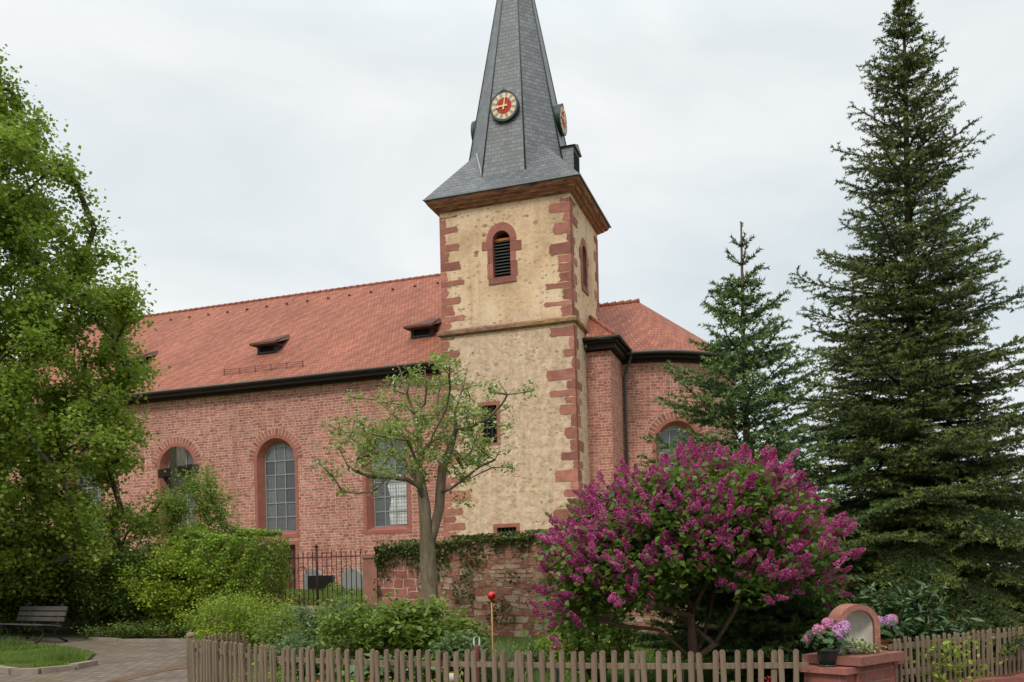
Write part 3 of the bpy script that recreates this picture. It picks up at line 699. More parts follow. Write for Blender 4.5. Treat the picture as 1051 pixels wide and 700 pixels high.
def clock(fn, zc, lab, hands=True):
    c = thing_part('clock', CH, lab); R = .60
    b = MB()
    def P(u, v, d): return fn(u, d, zc+v)
    cir = lambda r, n=40: [(r*math.cos(2*PI*i/n), r*math.sin(2*PI*i/n)) for i in range(n)]
    b.extr(cir(R+.06), P, -.14, 0.0); b.extr(cir(R+.045), P, 0., 1.3)
    b.extr([(-.22, R-.02), (.22, R-.02), (.12, R+.10), (0, R+.17), (-.12, R+.10)], P, -.14, .05)
    b.build('clock_case', M_green, c)
    d = MB(); ci, co_ = cir(.30), cir(R-.02)
    for i in range(40): j = (i+1) % 40; d.face([P(*ci[i], -.145), P(*co_[i], -.145), P(*co_[j], -.145), P(*ci[j], -.145)])
    d.build('number_ring', M_dial, c)
    r = MB(); r.extr(cir(.345), P, -.150, -.13); r.build('red_centre', M_red, c)
    g = MB()
    for i in range(12):
        a = 2*PI*i/12; x, y = math.cos(a), math.sin(a); w = .065
        q = [(x*.365-y*w*.8, y*.365+x*w*.8), (x*.365+y*w*.8, y*.365-x*w*.8), (x*.56+y*w*1.1, y*.56-x*w*1.1), (x*.56-y*w*1.1, y*.56+x*w*1.1)]
        g.extr(q, P, -.155, -.14)
    g.build('gold_numerals', M_gold, c)
    h = MB()
    for ang, L, w in ((math.radians(80), .52, .028), (math.radians(183), .36, .036)):
        x, y = math.cos(ang), math.sin(ang); h.extr([(-x*.16-y*w*1.3, -y*.16+x*w*1.3), (-x*.16+y*w*1.3, -y*.16-x*w*1.3), (x*L+y*w*.5, y*L-x*w*.5), (x*L-y*w*.5, y*L+x*w*.5)], P, -.185, -.165)
        h.extr([(x*.72*L+y*w*2.2, y*.72*L-x*w*2.2), (x*(L+.02), y*(L+.02)), (x*.72*L-y*w*2.2, y*.72*L+x*w*2.2), (x*.6*L, y*.6*L)], P, -.187, -.167)
    h.extr(cir(.05, 12), P, -.19, -.16)
    h.build('clock_hands', M_gold, c)
zc = 22.35; tfc = SY-.1802*(ZA-zc)+.0
clock(lambda u, d, z: (SX+u, tfc-.12+d, z), zc, 'red and gold clock face on the front of the spire')
clock(lambda u, d, z: (SX+.1802*(ZA-zc)+.12-d, SY+u, z), zc, 'clock face on the right flank of the spire')
clock(lambda u, d, z: (SX-.1802*(ZA-zc)-.12+d, SY-u, z), zc, 'clock face on the left flank of the spire')
dm = thing_part('spire_dormer', CH); b = MB(); b.box(-1.7, -.25, 1.7, 2.85, 18.45, 20.75); b.build('dormer_box', M_slate, dm)
MB().box(-.3, -.235, 1.82, 2.73, 18.9, 20.55).build('dormer_opening', M_black, dm)
b = MB(); b.extr([(1.6, 20.73), (2.95, 20.73), (2.275, 21.0)], lambda t, z, d: (-.15-d, t, z), 0, 1.6); b.build('dormer_roof', M_slate, dm)
# stair turret beside the tower -------------------------------------
st = MB(); st.prism([(-.5, 1.9), (1.17, 1.9), (1.17, 5.2), (-.5, 5.2)], ZB, 11.55); st.build('turret_wall', M_wall2, CH)
se = MB(); se.prism([(.03, 1.62), (1.42, 1.62), (1.42, 4.6), (.03, 4.6)], 11.6, 11.82); se.prism([(.03, 1.48), (1.55, 1.48), (1.55, 4.6), (.03, 4.6)], 11.82, 11.95); se.build('turret_eave', M_eave, CH)
sr = MB(); a, b, c_ = (0, 1.4, 12.0), (1.62, 1.4, 12.0), (1.62, 5.3, 12.0); pkk = (0.02, 3.0, 13.45)
sr.face([a, b, pkk]); sr.face([b, c_, (0.02, 5.3, 13.45), pkk]); sr.build('turret_roof', M_tiles, CH)
srh = MB(); srh.tube([b, pkk], .09, 6); srh.build('hip_tiles', M_tiles, CH)
sg2 = MB(); sg2.tube([(-.0, 1.36, 12.0), (1.66, 1.36, 12.0), (1.66, 4.3, 12.0)], .075, 8); sg2.build('turret_gutter', M_gutter, CH)
# choir with round apse ---------------------------------------------
CX, CY, RW, RE, ZC, ZR = 1.15, 9.3, 4.8, 5.35, 11.6, 15.8
ap = MB(); N = 72
wc_ang = None
pts = []
# the wall: straight part, then a half round; u is arc length so the courses run on
def apw(u, z, d=0.):     # u measured from the start of the curve at (CX, CY-RW)
    if u <= 0: return (CX+u, CY-RW+d, z)
    a = min(u/RW, PI); return (CX+(RW-d)*math.sin(a), CY-(RW-d)*math.cos(a), z)
UW = 2.55
opw = [(UW, 1.06, 4.0, 7.72, True)]
mbw = MB(); us = [-8+i*.25 for i in range(int((8+PI*RW)/.25)+1)]
def wall_cut_uv(mb, s0, s1, z0, z1, ops, fn):
    bk = set(us) | {s0, s1}
    for c, h, zb, zs, ar in ops: bk |= {c-h, c+h} | {p[0] for p in arch_pts(c, h, zs)}
    bk = sorted(x for x in bk if s0 <= x <= s1)
    for a, b in zip(bk, bk[1:]):
        if b-a < 1e-5: continue
        m = (a+b)/2; la = lb = z0
        for c, h, zb, zs, ar in ops:
            if c-h < m < c+h:
                ta = zs+math.sqrt(max(0, h*h-(a-c)**2)); tb = zs+math.sqrt(max(0, h*h-(b-c)**2))
                mb.face([fn(a, la), fn(b, lb), fn(b, zb), fn(a, zb)], uv=[(a, la), (b, lb), (b, zb), (a, zb)]); la, lb = ta, tb
        mb.face([fn(a, la), fn(b, lb), fn(b, z1), fn(a, z1)], uv=[(a, la), (b, lb), (b, z1), (a, z1)])
wall_cut_uv(mbw, -6.9, PI*RW, ZB, ZC, opw, lambda u, z: apw(u, z))
mbw.build('apse_wall', M_wall2, CH)
arched_window(lambda s, d, z: apw(s, z, d), UW, .86, 4.2, 7.72, 1.06, 4.0, .40, 3, 6, lab='round arched window in the apse wall, mostly hidden by fir and lilac')
ar_ = MB(); apex = (CX, CY, ZR)
uu = [PI*i/N for i in range(N+1)]
for i in range(N):
    a, b = uu[i], uu[i+1]; p = (CX+RE*math.sin(a), CY-RE*math.cos(a), 11.86); q = (CX+RE*math.sin(b), CY-RE*math.cos(b), 11.86)
    Ls = math.hypot(RE, ZR-11.86); K = 6
    for k in range(K):
        f0, f1 = k/K, (k+1)/K; lp = lambda P, f: tuple(P[j]+(apex[j]-P[j])*f for j in range(3))
        pts = [lp(p, f0), lp(q, f0), lp(q, f1), lp(p, f1)] if k < K-1 else [lp(p, f0), lp(q, f0), apex]
        uvv = [(a*RE*.75, f0*Ls), (b*RE*.75, f0*Ls), (b*RE*.75, f1*Ls), (a*RE*.75, f1*Ls)] if k < K-1 else [(a*RE*.75, f0*Ls), (b*RE*.75, f0*Ls), (a*RE*.75, Ls)]
        ar_.face(pts, uv=uvv)
for sgn in (-1, 1):
    q = [(-6.9, CY+sgn*RE, 11.86), (CX, CY+sgn*RE, 11.86), (CX, CY, ZR), (-6.9, CY, ZR)]
    ar_.face(q if sgn < 0 else q[::-1])
ar_.build('apse_roof', M_tiles, CH)
rg = MB()
for i in range(19): a = -6.6+i*.41; rg.tube([(a, CY, ZR+.0), (a+.42, CY, ZR+.04)], [.11, .14], 8)
rg.build('ridge_tiles', M_tiles, CH)
eb = MB(); r0, r1 = RW-.02, RE-.1
for (ra, za, zb2) in ((RW+.12, 11.5, 11.64), (RE-.12, 11.64, 11.82)):
    for i in range(N):
        a, b = uu[i], uu[i+1]; g_ = lambda r, t, z: (CX+r*math.sin(t), CY-r*math.cos(t), z)
        eb.face([g_(ra, a, za), g_(ra, b, za), g_(ra, b, zb2), g_(ra, a, zb2)]); eb.face([g_(RW-.1, b, za), g_(ra, b, za), g_(ra, a, za), g_(RW-.1, a, za)])
eb.build('apse_eave', M_eave, CH)
gg = MB(); gg.tube([(CX-3, CY-RE-.05, 11.84)]+[(CX+(RE+.06)*math.sin(a), CY-(RE+.06)*math.cos(a), 11.84) for a in uu], .08, 8); gg.build('apse_gutter', M_gutter, CH)
dp = MB(); dp.tube([(1.70, 4.0, 11.95), (1.66, 4.1, 11.7), (1.36, 4.36, 11.1), (1.30, 4.38, 10.9), (1.30, 4.38, 1.2)], .065, 8); dp.build('downpipe', M_pipe, CH)
dp = MB(); dp.tube([(.2, 1.7, 12.3), (.12, 1.55, 12.0), (.12, 1.7, 11.6)], .05, 6); dp.build('tower_flashing', M_leadw, CH)
# ------------------------------------------------------------------ ground
def mat_ground(name, stops, sc=1.5, bump=.04, sc2=14):
    T = NT(name); ob = T.obj(); n = T.noise(ob, sc, 6, .65); c = T.ramp(n, stops)
    n2 = T.noise(ob, sc2, 6, .7); c = T.mix(.6, c, T.ramp(n2, [(.3, .32), (.7, .64)]), 'OVERLAY')
    T.base(c, .95, .1); T.bump(n2, bump, .9); return T.m
M_soil = mat_ground('soil_and_grass', [(.35, (.045, .035, .02)), (.5, (.05, .055, .02)), (.62, (.05, .08, .018))])
M_lawn = mat_ground('lawn', [(.3, (.045, .075, .015)), (.7, (.085, .14, .025))])
M_yard = mat_ground('churchyard_grass', [(.3, (.10, .13, .03)), (.7, (.17, .21, .05))])
M_asph = mat_ground('asphalt', [(.3, (.05, .05, .05)), (.7, (.075, .073, .07))], 1, .01, 40)
T = NT('path_pavers'); ob = T.obj(); mpn = T.n('ShaderNodeMapping'); mpn.inputs['Rotation'].default_value = (0, 0, .5); T.l(ob, mpn.inputs[0])
b = brick(T, T.warp(mpn.outputs[0], 1, .03), .24, .16, .012, (.155, .120, .100), (.21, .165, .14), (.09, .075, .05))
c = T.mix(.65, b.outputs[0], T.ramp(T.noise(ob, 1.3, 6, .65), [(.3, .33), (.7, .6)]), 'OVERLAY')
c = T.mix(T.ramp(T.noise(ob, .7, 5, .7), [(.54, 0.), (.66, .6)]), c, (.14, .13, .045))
T.base(c, .92, .15); T.bump(T.math('MULTIPLY', b.outputs[1], -1.), .012, .9); M_path = T.m
def sheet(name, xs, ys, zf, mat):
    mb = MB(); nx = len(xs)
    for y in ys:
        for x in xs: mb.v.append((x, y, zf(x, y)))
    mb.faces_i(0, [(j*nx+i, j*nx+i+1, (j+1)*nx+i+1, (j+1)*nx+i) for j in range(len(ys)-1) for i in range(nx-1)], None, True)
    return tag(mb.build(name, mat), kind='structure')
def poly_sheet(name, poly, dz, mat, step=.5):
    """polygon draped on the slope by slicing it into strips along y"""
    bm = bmesh.new(); vs_ = [bm.verts.new((x, y, 0)) for x, y in poly]; bm.faces.new(vs_)
    y = min(p[1] for p in poly)+step
    while y < max(p[1] for p in poly):
        g = bm.verts[:]+bm.edges[:]+bm.faces[:]
        bmesh.ops.bisect_plane(bm, geom=g, plane_co=(0, y, 0), plane_no=(0, 1, 0)); y += step
    for v in bm.verts: v.co.z = GZ(v.co.y)+dz
    bmesh.ops.recalc_face_normals(bm, faces=bm.faces[:])
    for f in bm.faces:
        if f.normal.z < 0: f.normal_flip()
    me = bpy.data.meshes.new(name); bm.to_mesh(me); bm.free(); me.materials.append(mat)
    o = bpy.data.objects.new(name, me); COL.objects.link(o); return tag(o, kind='structure')
sheet('ground', [-3000, -300, -60, -30, -20, -12, -6, 0, 6, 12, 20, 30, 60, 300, 3000], [-3000, -300, -30, 0, 8, 10, 12, 14, 16, 18, 20, 22, 24, 26, 30, 60, 300, 4000], lambda x, y: GZ(y), M_soil)
poly_sheet('street', [(-60, -6), (60, -6), (60, 7.2), (5, 6.6), (-3, 8.6), (-60, 9.5)], .004, M_asph)
poly_sheet('path', [(-30, 9.3), (-4.6, 9.0), (-4.35, 11.9), (-4.6, 15.5), (-6.3, 19.4), (-7.3, 20.0), (-9.3, 20.4), (-10.4, 21.4), (-13, 22.6), (-30, 24)], .008, M_path)
poly_sheet('garden_lawn', [(-4.1, 12), (-2.6, 10), (2.6, 8.1), (6, 9.5), (9, 17), (1.2, 18.9), (-3, 20.2), (-6.0, 19.2), (-4.5, 15.5)], .006, M_lawn)
poly_sheet('garden_path', [(-.1, 10.9), (2.4, 10.0), (3.4, 10.1), (3.2, 10.6), (2.5, 10.6), (0, 11.5)], .012, mat_ground('grey_slabs', [(.3, (.22, .22, .21)), (.7, (.32, .32, .30))], 3, .01))
# drain channel that crosses the path
poly_sheet('drain_channel', [(-6.35, 13.7), (-6.05, 13.95), (-5.85, 14.9), (-5.5, 15.45), (-5.6, 16.1), (-5.75, 16.1), (-6.05, 15.2), (-6.3, 14.4)], .014, mat_ground('brown_setts', [(.3, (.12, .075, .05)), (.7, (.19, .125, .09))], 6, .02))
# raised churchyard
EDGE = [(-60, 27), (-12.5, 25.5), (-9.2, 23.3), (-5.6, 21.95), (-3.2, 21.2), (1.1, 19.6), (6, 18.2), (14, 17.3), (60, 16)]
mb = MB()
def yz(d): return 1.02+min(.33, d*.11)
for (a, b) in zip(EDGE, EDGE[1:]):
    seg = max(1, int(min(30, math.hypot(b[0]-a[0], b[1]-a[1]))/1.5))
    for i in range(seg):
        p = (a[0]+(b[0]-a[0])*i/seg, a[1]+(b[1]-a[1])*i/seg); q = (a[0]+(b[0]-a[0])*(i+1)/seg, a[1]+(b[1]-a[1])*(i+1)/seg)
        for d0, d1 in ((0, 1), (1, 2), (2, 4), (4, 80)): mb.face([(p[0], p[1]+d0, yz(d0)), (q[0], q[1]+d0, yz(d0)), (q[0], q[1]+d1, yz(d1)), (p[0], p[1]+d1, yz(d1))], smooth=True)
        mb.face([(p[0], p[1], 0), (q[0], q[1], 0), (q[0], q[1], yz(0)), (p[0], p[1], yz(0))])
mb.face([(-60, 107, 1.35), (60, 96, 1.35), (60, 96, 0), (-60, 107, 0)])
tag(mb.build('churchyard_ground', M_yard), kind='structure')
# island with kerb
ISL = [(-16, 15.6), (-9.0, 15.9), (-8.2, 15.2), (-7.75, 15.55), (-7.7, 16.1), (-8.3, 17.8), (-9.4, 19.0), (-11.2, 20.0), (-16, 20.6)]
poly_sheet('grass_island', ISL, .06, mat_ground('worn_grass', [(.36, (.10, .075, .045)), (.5, (.075, .10, .025)), (.62, (.09, .15, .025))], 1.6))
M_kerb = mat_plain('worn_kerb_stone', (.27, .215, .17), .9, .15, 0, .5, 4, .01)
def kerb(name, pts, w, h, label):
    mb = MB()
    n = len(pts); P = [Vector((x, y, 0)) for x, y in pts]
    for i in range(n-1):
        a, b = P[i], P[i+1]; L = (b-a).length; k = max(1, round(L/1.0))
        for j in range(k):
            p = a.lerp(b, j/k); q = a.lerp(b, (j+1)/k); d = (q-p).normalized(); m = (p+q)/2
            z = GZ(m.y)
            mb.obox((m.x, m.y, z+h/2-.05), (d, Vector((-d.y, d.x, 0)), (0, 0, 1)), ((q-p).length/2-.004, w/2, h/2+.05))
    return mb.build(name, M_kerb)
k = kerb('kerb', [(-16, 15.45), (-9.1, 15.7), (-8.4, 15.05), (-7.95, 15.05), (-7.6, 15.45), (-7.55, 16.1)], .17, .10, '')
tag(k, kind='structure')
# low brown edging in front of the bushes
e2 = kerb('bed_edging', [(-9.9, 21.0), (-8.9, 20.25), (-7.4, 19.95), (-6.5, 19.5)], .1, .07, ''); tag(e2, kind='structure')
# grass tufts
M_grass = mat_leaf('grass_blades', [(0, (.05, .09, .015)), (.5, (.09, .15, .025)), (.85, (.14, .19, .04)), (1, (.22, .20, .07))], .6, .3)
def tufts(name, pts, zoff, h, w, parent=None, mat=None, per=6, spread=.05, rndv=None):
    g = np.random.default_rng(len(pts)); P = np.repeat(np.array(pts, dtype=float), per, axis=0); N = len(P)
    P[:, :2] += g.normal(size=(N, 2))*spread
    hh = h*g.uniform(.5, 1.3, N); a = g.uniform(0, 2*PI, N); lean = g.normal(size=(N, 2))*.35
    dx = np.cos(a)*w/2; dy = np.sin(a)*w/2
    V = np.zeros((N, 3, 3)); V[:, 0] = P; V[:, 1] = P; V[:, 2] = P
    V[:, 0, 0] -= dx; V[:, 0, 1] -= dy; V[:, 1, 0] += dx; V[:, 1, 1] += dy
    V[:, 2, 0] += lean[:, 0]*hh; V[:, 2, 1] += lean[:, 1]*hh; V[:, 2, 2] += hh
    return tris_obj(name, V, mat or M_grass, parent, rndv)
def inpoly(x, y, poly):
    c = False; j = len(poly)-1
    for i in range(len(poly)):
        xi, yi = poly[i]; xj, yj = poly[j]
        if (yi > y) != (yj > y) and x < (xj-xi)*(y-yi)/(yj-yi)+xi: c = not c
        j = i
    return c
def scatter(poly, n, z=0., rr=RND):
    xs = [p[0] for p in poly]; ys = [p[1] for p in poly]; out = []
    while len(out) < n:
        x = rr.uniform(min(xs), max(xs)); y = rr.uniform(min(ys), max(ys))
        if inpoly(x, y, poly): out.append((x, y, GZ(y)+z))
    return out
isl = [(-13, 16.2), (-9.0, 16.2), (-8.2, 15.5), (-7.85, 16.1), (-8.4, 17.6), (-9.5, 18.8), (-11.2, 19.7), (-13, 20.2)]
ipts = [p for p in scatter(isl, 9000) if math.sin(p[0]*2.1+1)+math.sin(p[1]*2.7)+math.sin(p[0]*5.3-p[1]*3.1)+1.4*math.sin(p[0]*11)*math.sin(p[1]*13) > -.2]
tag(tufts('island_grass', ipts, .05, .12, .03, per=6, spread=.06, mat=mat_leaf('rough_grass', [(0, (.07, .12, .02)), (.5, (.13, .21, .03)), (.85, (.20, .26, .05)), (1, (.30, .25, .09))], .6, .35)), kind='stuff')
hp_ = [p for p in scatter(isl, 500) if math.hypot(p[0]+8.25, p[1]-16.3) < .36 or math.hypot(p[0]+10.9, p[1]-19.3) < .35]
tag(tufts('tall_grass_clumps', hp_, 0, .25, .02, per=40, spread=.09), kind='stuff')
lg = [(-4.0, 12.3), (-2.4, 10.3), (2.6, 8.5), (5, 9.5), (6, 15), (1.2, 18.3), (-2.6, 19.4)]
tag(tufts('lawn_grass', scatter(lg, 6500), 0, .10, .02, per=4), kind='stuff')
yd = [(-6.5, 22.6), (-3.2, 21.4), (-3.0, 27), (-7, 28)]
pts = [(x, y, 1.02+min(.33, max(0, (y-21.6))*.11)) for x, y, z in scatter(yd, 2500)]
tag(tufts('churchyard_grass', pts, 0, .10, .025, per=4, mat=mat_leaf('pale_grass', [(0, (.10, .14, .03)), (1, (.20, .24, .06))], .6, .3)), kind='stuff')

# ------------------------------------------------------------------ garden and churchyard walls
M_rub = mat_rubble()
M_redblock = mat_stone_courses('churchyard_red_blocks', .38, .17, .010, .80, .08)
M_ivy = mat_leaf('ivy_leaves', [(0, (.025, .05, .012)), (.40, (.055, .095, .020)), (.62, (.10, .13, .03)), (.8, (.15, .12, .04)), (1, (.20, .09, .045))], .5, .15)
M_ivyb = mat_leaf('bright_ivy_leaves', [(0, (.12, .19, .02)), (.5, (.21, .31, .035)), (1, (.32, .42, .07))], .5, .3)
def path_wall(mb, pts, th, z0f, z1f, step=.25, bulge=.03, seed=1):
    """a wall with a slightly bulging face and an uneven top that follows a line on the ground"""
    rr = random.Random(seed); P = []
    for a, b in zip(pts, pts[1:]):
        L = math.hypot(b[0]-a[0], b[1]-a[1]); k = max(1, int(L/step))
        P += [(a[0]+(b[0]-a[0])*i/k, a[1]+(b[1]-a[1])*i/k) for i in range(k)]
    P.append(pts[-1]); n = len(P); acc = 0; rows = []
    for i, (x, y) in enumerate(P):
        a = P[max(0, i-1)]; b = P[min(n-1, i+1)]; d = Vector((b[0]-a[0], b[1]-a[1], 0)).normalized(); nn = Vector((d.y, -d.x, 0))
        if i: acc += math.hypot(x-P[i-1][0], y-P[i-1][1])
        z0, z1 = z0f(x, y), z1f(x, y)+rr.uniform(-.02, .03); H = 7; col = []
        for k in range(H): z = z0+(z1-z0)*k/(H-1); p = Vector((x, y, z))+nn*(th/2+rr.uniform(-bulge, bulge)+.05*(1-k/(H-1))); col.append((p, acc, z))
        q = Vector((x, y, z1))-nn*th/2; col.append((q, acc, z1+th)); q2 = Vector((x, y, z0))-nn*th/2; col.append((q2, acc, z1+th+z1-z0)); rows.append(col)
    for A_, B_ in zip(rows, rows[1:]):
        for k in range(len(A_)-1):
            mb.face([A_[k][0], B_[k][0], B_[k+1][0], A_[k+1][0]], uv=[(A_[k][1], A_[k][2]), (B_[k][1], B_[k][2]), (B_[k+1][1], B_[k+1][2]), (A_[k+1][1], A_[k+1][2])])
    for R_ in (rows[0], rows[-1]): mb.face([c[0] for c in R_])
    return rows
gw = thing('garden_wall', 'old red rubble stone wall overgrown with ivy, running behind the apple tree and purple lilac', 'wall')
mb = MB(); path_wall(mb, [(-2.05, 20.55), (.44, 19.5), (2.4, 18.8), (6, 17.8), (9, 17.2)], .5, lambda x, y: .2, lambda x, y: 2.50+.03*x, seed=4); mb.build('rubble_wall', M_rub, gw)
mb = MB(); path_wall(mb, [(-3.0, 20.93), (-2.04, 20.56)], .48, lambda x, y: .2, lambda x, y: 2.40, .4, .01, 5); mb.build('block_wall', M_redblock, gw)
mb = MB(); mb.obox((-3.18, 20.98, 1.18), ((.92, -.39, 0), (.39, .92, 0), (0, 0, 1)), (.19, .27, .98)); mb.obox((-3.18, 20.98, 2.20), ((.92, -.39, 0), (.39, .92, 0), (0, 0, 1)), (.22, .30, .04)); mb.build('end_pier', mat_ashlar('pier_pink_sandstone', (.33, .16, .12), (.25, .11, .085), 2, .8), gw)
# ivy on it: a curtain hanging from the top plus climbing streaks
g = np.random.default_rng(5); P = []
def wall_pt(s):   # s 0..1 from left end to right
    pts = [(-3.0, 20.93), (-2.05, 20.55), (.44, 19.5), (2.4, 18.8), (6, 17.8)]
    L = [0]; 
    for a, b in zip(pts, pts[1:]): L.append(L[-1]+math.hypot(b[0]-a[0], b[1]-a[1]))
    q = s*L[-1]
    for i in range(len(pts)-1):
        if q <= L[i+1]+1e-9:
            f = (q-L[i])/(L[i+1]-L[i]); a, b = pts[i], pts[i+1]; d = Vector((b[0]-a[0], b[1]-a[1], 0)).normalized()
            return a[0]+(b[0]-a[0])*f, a[1]+(b[1]-a[1])*f, d, q
rr = random.Random(9); rv = []
for i in range(15000):
    s = rr.random()**1.15; x, y, d, q = wall_pt(s); nn = Vector((d.y, -d.x, 0)); zt = 2.50+.03*x
    hang = .30+.28*math.sin(q*1.7)+.22*math.sin(q*4.1+1)+.13*math.sin(q*9)
    if q < 1.9: hang += .25 if q > 1.0 else 0
    hang = max(.10, hang*.85)
    if rr.random() < .52: z = zt+.08-abs(rr.gauss(0, .5))*hang*1.2
    else:
        z = zt-rr.random()**1.3*1.9; v = math.sin(q*2.3+z*1.3)+math.sin(q*5.1-z*2.2)+.8*math.sin(z*6+q*3)
        if v < .85: continue
    off = .30+abs(rr.gauss(0, .05))
    if z > zt: off = rr.uniform(-.25, .32); z = zt+rr.random()*.12
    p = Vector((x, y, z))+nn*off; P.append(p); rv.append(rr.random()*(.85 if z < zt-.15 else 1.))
leaves_obj('ivy', P, np.array([rr.uniform(.05, .085) for _ in P]), M_ivy, gw, up=.2, aspect=.9, rnd=np.array(rv), droop=.6, seed=3)
# low retaining wall with the railing on it
rw = thing('retaining_wall', 'low sandstone retaining wall under the iron railing left of the ivy wall', 'wall')
mb = MB(); path_wall(mb, [(-6.9, 22.25), (-5.5, 21.75), (-3.35, 21.0)], .4, lambda x, y: .2, lambda x, y: .98, .4, .02, 6); mb.build('stones', M_rub, rw)
mb = MB()
for i in range(5):
    a = Vector((-6.9+.72*i, 22.25-.252*i, 1.02)); b = a+Vector((.70, -.245, 0)); mb.bar(a, b, .5, .07, .5)
mb.build('coping', mat_plain('pale_pink_coping', (.42, .27, .19), .9, .15, 0, .5, 4, .01), rw)
M_iron = mat_plain('rusty_dark_iron', (.045, .022, .018), .75, .3)
M_ironr = mat_plain('red_brown_iron_rail', (.10, .03, .022), .7, .3)
ra = thing('iron_railing', 'thin black wrought iron railing above the low wall in front of the gravestones', 'railing')
A0 = Vector((-5.75, 21.83, 1.06)); B0 = Vector((-3.42, 21.02, 1.06)); n = 19
bars = MB(); rails = MB()
for i in range(n+1):
    p = A0.lerp(B0, i/n); hgt = 1.24 if i % 2 else 1.30
    bm_ = MB(); bm_.tube([p, p+Vector((0, 0, hgt)), p+Vector((0, 0, hgt+.06))], [.011, .010, .002], 5)
    if i % 2 == 0: bm_.tube([p+Vector((0, 0, hgt-.12)), p+Vector((0, 0, hgt-.02))], [.012, .018], 5)
    bm_.build('upright_bar', M_iron, ra)
for z in (.12, 1.16): r_ = MB(); r_.bar(A0+Vector((0, 0, z)), B0+Vector((0, 0, z)), .018, .03); r_.build('rail', M_ironr, ra)
p = A0.lerp(B0, .47); pm = MB(); pm.tube([p+Vector((0, -.02, 0)), p+Vector((0, -.02, 1.38))], .032, 8); pm.lathe(p+Vector((0, -.02, 1.38)), [(.01, 0), (.04, .02), (.045, .05), (.02, .09), (.003, .1)], 8); pm.build('thick_post', M_iron, ra)
g2 = MB(); 
for cx in (.15, .30, .6, .8):
    c0 = A0.lerp(B0, cx); d = (B0-A0).normalized()
    g2.tube([c0+d*(.13*math.cos(a))+Vector((0, 0, .78+.18*math.sin(a))) for a in [PI*i/10 for i in range(11)]], .008, 4)
g2.build('scroll_ornament', M_iron, ra)
# handrail of the stairs in front, lower down
hr = thing('stair_handrail', 'low dark red iron handrail beside the hedge below the railing', 'railing')
a = Vector((-5.9, 20.4, .38)); b = Vector((-4.7, 20.1, .38))
for i in range(9): p = a.lerp(b, i/8); q = MB(); q.tube([p, p+Vector((0, 0, .86))], .011, 5); q.build('upright_bar', M_iron, hr)
q = MB(); q.bar(a+Vector((0, 0, .88)), b+Vector((0, 0, .88)), .045, .04); q.build('rail', M_ironr, hr)
# gravestones
M_gran = mat_plain('grey_granite', (.26, .265, .27), .6, .3, 0, .5, 14)
M_granb = mat_plain('black_granite', (.018, .019, .02), .3, .5, 0, .4, 12)
def grave(x, y, w, h, th, mat, arch, label, cat='gravestone', z=1.3, rz=-.32, plinth=True):
    t = thing('gravestone', label, cat, (x, y, z), rz, None)
    po = [(-w/2, 0), (w/2, 0), (w/2, h*.62 if arch else h)]
    if arch: po += [(w/2*math.cos(a), h*.62+h*.38*math.sin(a)) for a in [PI*i/10 for i in range(1, 10)]]
    po += [(-w/2, h*.62 if arch else h)]
    mb = MB(); mb.extr(po, lambda u, v, d: (u, d, v+.1), -th/2, th/2); mb.build('headstone', mat, t)
    if plinth: MB().box(-w/2-.08, w/2+.08, -th/2-.06, th/2+.06, -.05, .1).build('plinth', mat, t)
    return t
grave(-5.75, 25.9, .58, .62, .14, M_gran, True, 'pale grey rounded gravestone behind the black one at the railing')
grave(-5.36, 25.2, .80, .42, .14, M_granb, False, 'black polished gravestone seen through the left half of the railing')
grave(-4.45, 25.0, .58, .60, .14, M_gran, True, 'grey gravestone with domed top seen through the right half of the railing')
grave(-3.82, 24.2, .28, .16, .18, mat_plain('white_marble', (.75, .76, .78), .4, .4, 0, .1), False, 'small white marble grave block right of the domed gravestone', plinth=False, z=1.3)
# wooden cross
cr_ = thing('wooden_cross', 'tall weathered wooden cross in front of the leftmost church window', 'cross', (-9.97, 27., 1.3), math.radians(-38))
M_oldw = mat_wood('weathered_grey_oak', (.16, .13, .095), (.30, .26, .20)); M_shadew = mat_wood('weathered_oak_painted_shade', (.07, .055, .04), (.14, .11, .085))  # second wood: the same oak with shade painted in, for beam and braces
mb = MB(); mb.box(-.17, .17, -.15, .15, -.1, 4.5); mb.build('post', M_oldw, cr_)
mb = MB(); mb.box(-.92, .92, -.12, .12, 3.65, 3.90); mb.build('crossbeam', M_shadew, cr_)
for s in (-1, 1): mb = MB(); mb.bar((s*.15, 0, 3.1), (s*.72, 0, 3.64), .1, .1, up=(0, 1, 0)); mb.build('brace', M_shadew, cr_)

# ------------------------------------------------------------------ bench
M_bench = mat_wood('grey_brown_bench_slats', (.055, .045, .042), (.12, .10, .095), 1., .6)
M_cast = mat_plain('black_cast_iron', (.015, .015, .016), .6, .4)
bn = thing('park_bench', 'dark slatted park bench standing under the big maple', 'bench', (-11.0, 20.8, .40), math.atan2(-.75, 1.0))
